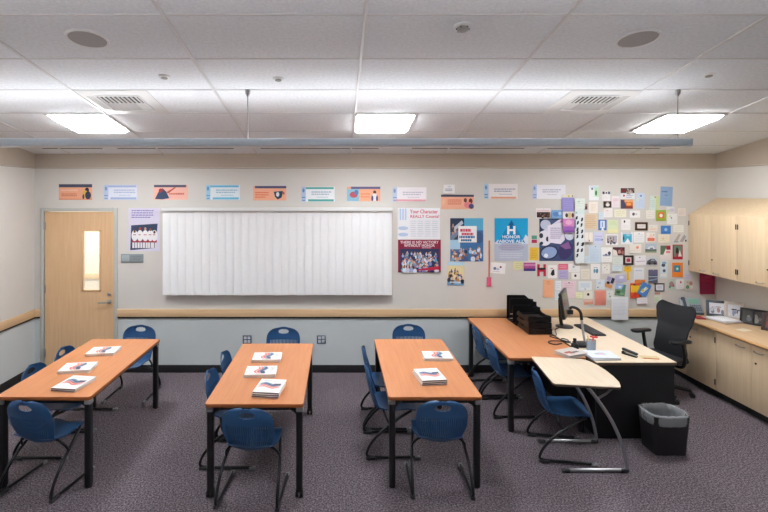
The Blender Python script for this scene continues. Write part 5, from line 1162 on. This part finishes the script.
card(645.6, 256.6, 657.2, 265.2, '#cfd2d8', [('p', [(0.02, 0.1), (0.1, 0.5), (0.4, 0.75), (0.7, 0.75), (0.95, 0.4), (0.98, 0.08)], '#5c5a62'), ('e', 0.3, 0.2, 0.1, 0.14, '#26242a'), ('e', 0.75, 0.2, 0.1, 0.14, '#26242a'), ('p', [(0.4, 0.5), (0.48, 0.7), (0.68, 0.68), (0.75, 0.5)], '#9aa6b8')], 'photograph', 'photo of a dark car under the landscape photo', 'photo')
card(659.8, 260.2, 667.2, 277.6, '#dbe6ec', [('e', 0.4, 0.72, 0.26, 0.1, '#3c5468'), ('e', 0.5, 0.85, 0.3, 0.07, '#86aecb'), ('e', 0.55, 0.4, 0.2, 0.09, '#4c6478'), ('r', 0.1, 0.1, 0.9, 0.2, '#f0efe8')], 'card', 'tall white card with dark blue blots left of the orange square card', rot=-3)
card(672.1, 262.6, 682.7, 277.1, '#ee8a30', [('r', 0.15, 0.35, 0.75, 0.82, '#3f86b8'), ('r', 0.3, 0.45, 0.62, 0.72, '#4cab84'), ('e', 0.46, 0.58, 0.1, 0.08, '#e8f0e8')], 'card', 'orange card with a blue-green square in it', t=0.006)
# lower bands
card(581, 269, 589.6, 279.2, '#eee8da', [L_('#d9d0bc', 4)], 'card', 'cream card left of the white card with a teal drawing')
card(590.8, 264.1, 599.9, 279.1, '#f2f0ee', [('e', 0.38, 0.55, 0.12, 0.14, '#6fa0b4'), ('e', 0.65, 0.55, 0.13, 0.16, '#5c93ac'), ('l', 0.3, 0.72, 0.75, 0.82, 1, '#6fa0b4', 2, 0.4)], 'card', 'white card with a teal drawing below the tall pale blue sheet', t=0.008)
card(601.9, 263.2, 609.8, 273.6, '#edeae4', [('e', 0.35, 0.6, 0.08, 0.06, '#9fb4c4'), ('e', 0.65, 0.4, 0.08, 0.06, '#b8c8b0'), ('e', 0.6, 0.75, 0.06, 0.05, '#c4a4b0')], 'card', 'off-white card with scattered dots right of the teal drawing')
card(611.4, 264.6, 620.8, 271, '#dbe7ea', [L_('#bdd2d8', 3)], 'card', 'pale aqua card left of the yellow cut-out key')
Ks = [(0.38, 0), (0.72, 0), (0.66, 0.58), (1, 0.66), (0.95, 1), (0.05, 1), (0, 0.68), (0.36, 0.60)]
s = Sheet(624, 266.4, 631.2, 280.2, thick=0.004); s.mb.prism([s.xy(x, y) for x, y in Ks][::-1], 0, 0.004, P('#eebf2c')); s.e(0.5, 0.86, 0.08, 0.05, '#c79a1c'); s.done('paper_cutout', 'yellow paper cut-out shaped like a key', 'paper cut-out')
card(605.2, 276.6, 613.6, 288.4, '#c9c4d2', [('r', 0.05, 0.05, 0.95, 0.35, '#e0a060'), ('r', 0.6, 0.5, 0.95, 0.97, '#34304a'), ('e', 0.35, 0.45, 0.2, 0.12, '#3c3238'), ('r', 0.05, 0.62, 0.5, 0.95, '#a49cc0')], 'photograph', 'tilted photo with an orange lower part', 'photo', rot=-20)
card(615, 274.6, 626.2, 282, '#c3c2e2', [('e', 0.55, 0.65, 0.2, 0.2, '#e6e6f4'), ('l', 0.1, 0.1, 0.9, 0.4, 2, '#aeacd6', 2, 0.35)], 'card', 'lavender wide card left of the yellow key\'s tail', rot=6)
card(595.8, 279.6, 604.4, 289.2, '#e2ebf2', [('e', 0.4, 0.65, 0.18, 0.12, '#c0d2e6'), ('e', 0.2, 0.2, 0.07, 0.07, '#5c6a78')], 'card', 'pale blue-white card left of the tilted photo')
card(578.4, 281.2, 591.7, 290.4, '#e8edf0', [('r', 0.15, 0.3, 0.85, 0.8, '#d6e0ea'), ('e', 0.5, 0.15, 0.05, 0.05, '#6a7078')], 'card', 'wide pale card above the yellow and cream notes near the monitor')
card(615.2, 284, 625.2, 295.8, '#6f9a78', [('r', 0, 0.55, 1, 1, '#a4c0ea'), ('p', [(0.6, 0.5), (0.75, 0.98), (0.98, 0.98), (0.95, 0.5)], '#5f9c80'), ('e', 0.3, 0.3, 0.2, 0.12, '#3f6a4c'), ('e', 0.7, 0.2, 0.2, 0.1, '#8fb894'), ('e', 0.4, 0.75, 0.16, 0.1, '#e4ecf6')], 'postcard', 'green and blue landscape postcard above the white hanging sheet', 'postcard', rot=-8, t=0.005)
card(594.6, 290.4, 605.7, 305.2, '#ee9c8a', [('l', 0.12, 0.12, 0.88, 0.88, 6, '#e4897a', 2, 0.35)], 'note_paper', 'salmon pink note left of the white hanging sheet', 'note', t=0.006)
card(575.6, 292.3, 582.2, 298.2, '#ecefc8', [L_('#d6dab0', 2)], 'note_paper', 'small yellow-green note right of the document camera arm', 'note')
card(583.4, 291.2, 592.5, 298.8, '#e9e6d8', [('e', 0.52, 0.58, 0.13, 0.18, '#3a2a2e')], 'card', 'cream card with one dark round spot right of the yellow-green note')
card(583.6, 299.4, 592.6, 304.2, '#e8a892', [('r', 0.05, 0.55, 0.95, 0.95, '#ecc9b8')], 'card', 'small salmon card below the dark spot card', rot=6)
card(606.2, 290.6, 613.2, 300.2, '#e6e8e4', [('e', 0.5, 0.4, 0.14, 0.1, '#9cb89c'), ('e', 0.4, 0.7, 0.1, 0.08, '#b9b4c8')], 'card', 'pale card with a green fleck right of the salmon pink note')
card(610.1, 296.4, 626.8, 319.2, '#eef0f4', [('l', 0.1, 0.2, 0.9, 0.92, 12, '#d3d8e2', 3, 0.3)], 'paper_sheet', 'white sheet of text hanging down over the wooden chair rail', 'paper', t=0.004) if False else None
s = Sheet(610.1, 296.4, 626.8, 319.2, thick=0.003, lift=0.030).base('#eef0f4'); s.lines(0.1, 0.2, 0.9, 0.92, 12, '#d3d8e2', 3, 0.3); s.done('paper_sheet', 'white sheet of text hanging down over the wooden chair rail', 'paper')
card(633.8, 267.7, 644, 280.8, '#eceef2', [('l', 0.15, 0.7, 0.85, 0.85, 1, '#a8b8d8', 2, 0.35), ('l', 0.15, 0.15, 0.85, 0.6, 4, '#dfe2e8', 2, 0.3)], 'card', 'white card left of the dark seascape photo')
card(634.4, 279.6, 645, 284.6, '#e58a40', [('r', 0.05, 0.1, 0.95, 0.3, '#c96e2c')], 'card', 'orange strip behind the red-yellow and blue cards')
card(629.8, 283, 638.8, 298, '#e85a2e', [('r', 0.02, 0.38, 0.98, 0.85, '#f4c42c'), ('e', 0.45, 0.9, 0.2, 0.06, '#6d3a2a'), ('p', [(0.1, 0.05), (0.5, 0.45), (0.9, 0.08)], '#d9432c')], 'card', 'red, orange and yellow card beside the tilted blue card', t=0.005)
card(638.6, 282.6, 648, 295.8, '#4f86c8', [('p', [(0.2, 0.2), (0.5, 0.75), (0.8, 0.7), (0.5, 0.2)], '#cfe0ee'), ('e', 0.4, 0.4, 0.16, 0.12, '#e8c84a'), ('e', 0.6, 0.65, 0.12, 0.08, '#e8d684')], 'card', 'tilted blue card with a yellow and white shape', rot=-28, t=0.005)
card(635.8, 297.2, 646.4, 303.8, '#efeef3', [('l', 0.1, 0.2, 0.9, 0.8, 2, '#d8d6e2', 2, 0.3), ('r', 0.05, 0.02, 0.9, 0.08, '#b88a94')], 'card', 'small white card below the red-yellow card', rot=3)
card(647.3, 269.3, 656.4, 282.2, '#5a6078', [('r', 0, 0.6, 1, 1, '#6c6a88'), ('r', 0, 0.42, 1, 0.5, '#a9bccc'), ('p', [(0, 0.2), (1, 0.34), (1, 0.26), (0, 0.1)], '#8ea4b8'), ('r', 0, 0, 1, 0.08, '#3f465a')], 'photograph', 'dark seascape photo right of the tall white card', 'photo')
framed(654.5, 283.1, 664.1, 291.3, '#56525c', '#eef0f6', [(0.2, 0.3, 0.8, 0.7, '#d4dae8')], 'small grey framed white picture below the dark seascape photo', 0.12)
card(653.6, 291.8, 661.2, 302.6, '#dfe2d4', [('r', 0.1, 0.75, 0.8, 0.95, '#d89a90'), ('r', 0.05, 0.1, 0.6, 0.5, '#cfdfc2')], 'card', 'pale green card under the small grey frame')
card(667.5, 279.3, 675.2, 289.9, '#c9d6c8', [('e', 0.5, 0.55, 0.3, 0.26, '#b48f94'), ('e', 0.3, 0.3, 0.14, 0.14, '#6f9a7c'), ('e', 0.75, 0.4, 0.12, 0.14, '#c4606c')], 'card', 'muted green and rose card below the orange card', rot=0)
card(675.6, 279.2, 683.7, 289.4, '#f1efee', [('e', 0.58, 0.72, 0.1, 0.12, '#c43c48'), ('l', 0.2, 0.15, 0.8, 0.45, 2, '#dcd8d8', 2, 0.3)], 'card', 'white card with a red mark right of the muted green and rose card')
card(684, 279.6, 693.2, 289.8, '#ded3cc', [('e', 0.3, 0.3, 0.2, 0.2, '#6d9c6c'), ('e', 0.65, 0.65, 0.2, 0.2, '#c98a84'), ('e', 0.75, 0.3, 0.14, 0.16, '#e8e4e0'), ('e', 0.3, 0.75, 0.14, 0.14, '#b8c4a4')], 'card', 'floral card under the wall cabinet\'s left corner')
card(683.4, 273.4, 690.4, 279.2, '#dcd3e2', [L_('#c6b8d0', 2)], 'card', 'pale lilac card just below the wall cabinet\'s corner')
s = Sheet(699.7, 272.6, 714.2, 294, thick=0.012).base('#b02a56'); s.poly([(0.02, 0.0), (0.98, 0.0), (0.98, 0.5), (0.02, 0.62)], '#9c2350'); s.r(0.3, 0.74, 0.8, 0.86, '#c4456c'); s.done('pocket_folder', 'crimson pocket folder on the back wall under the maple cabinet', 'folder')
# ------------------------------------------------------------------ camera, world, view
cam = bpy.data.cameras.new('camera'); co = bpy.data.objects.new('camera', cam); COL.objects.link(co)
co.location = (0, 0, CAMH); co.rotation_euler = (R(90), 0, 0)
cam.sensor_width = 36.0; cam.lens = 36.0*F/768.0
cam.shift_x = (384-338)/768.0; cam.shift_y = -(256-193)/768.0
cam.clip_start = 0.05; cam.clip_end = 60
scene.camera = co
wd = bpy.data.worlds.new('world'); scene.world = wd; wd.use_nodes = True
wd.node_tree.nodes['Background'].inputs[0].default_value = (0.9, 0.95, 1, 1); wd.node_tree.nodes['Background'].inputs[1].default_value = 0.3
scene.view_settings.view_transform = 'Standard'; scene.view_settings.look = 'None'
scene.view_settings.exposure = EXPOSURE; scene.view_settings.gamma = 1.0; scene.view_settings.use_curve_mapping = False
scene.cycles.use_denoising = True
scene.cycles.max_bounces = 10; scene.cycles.diffuse_bounces = 6
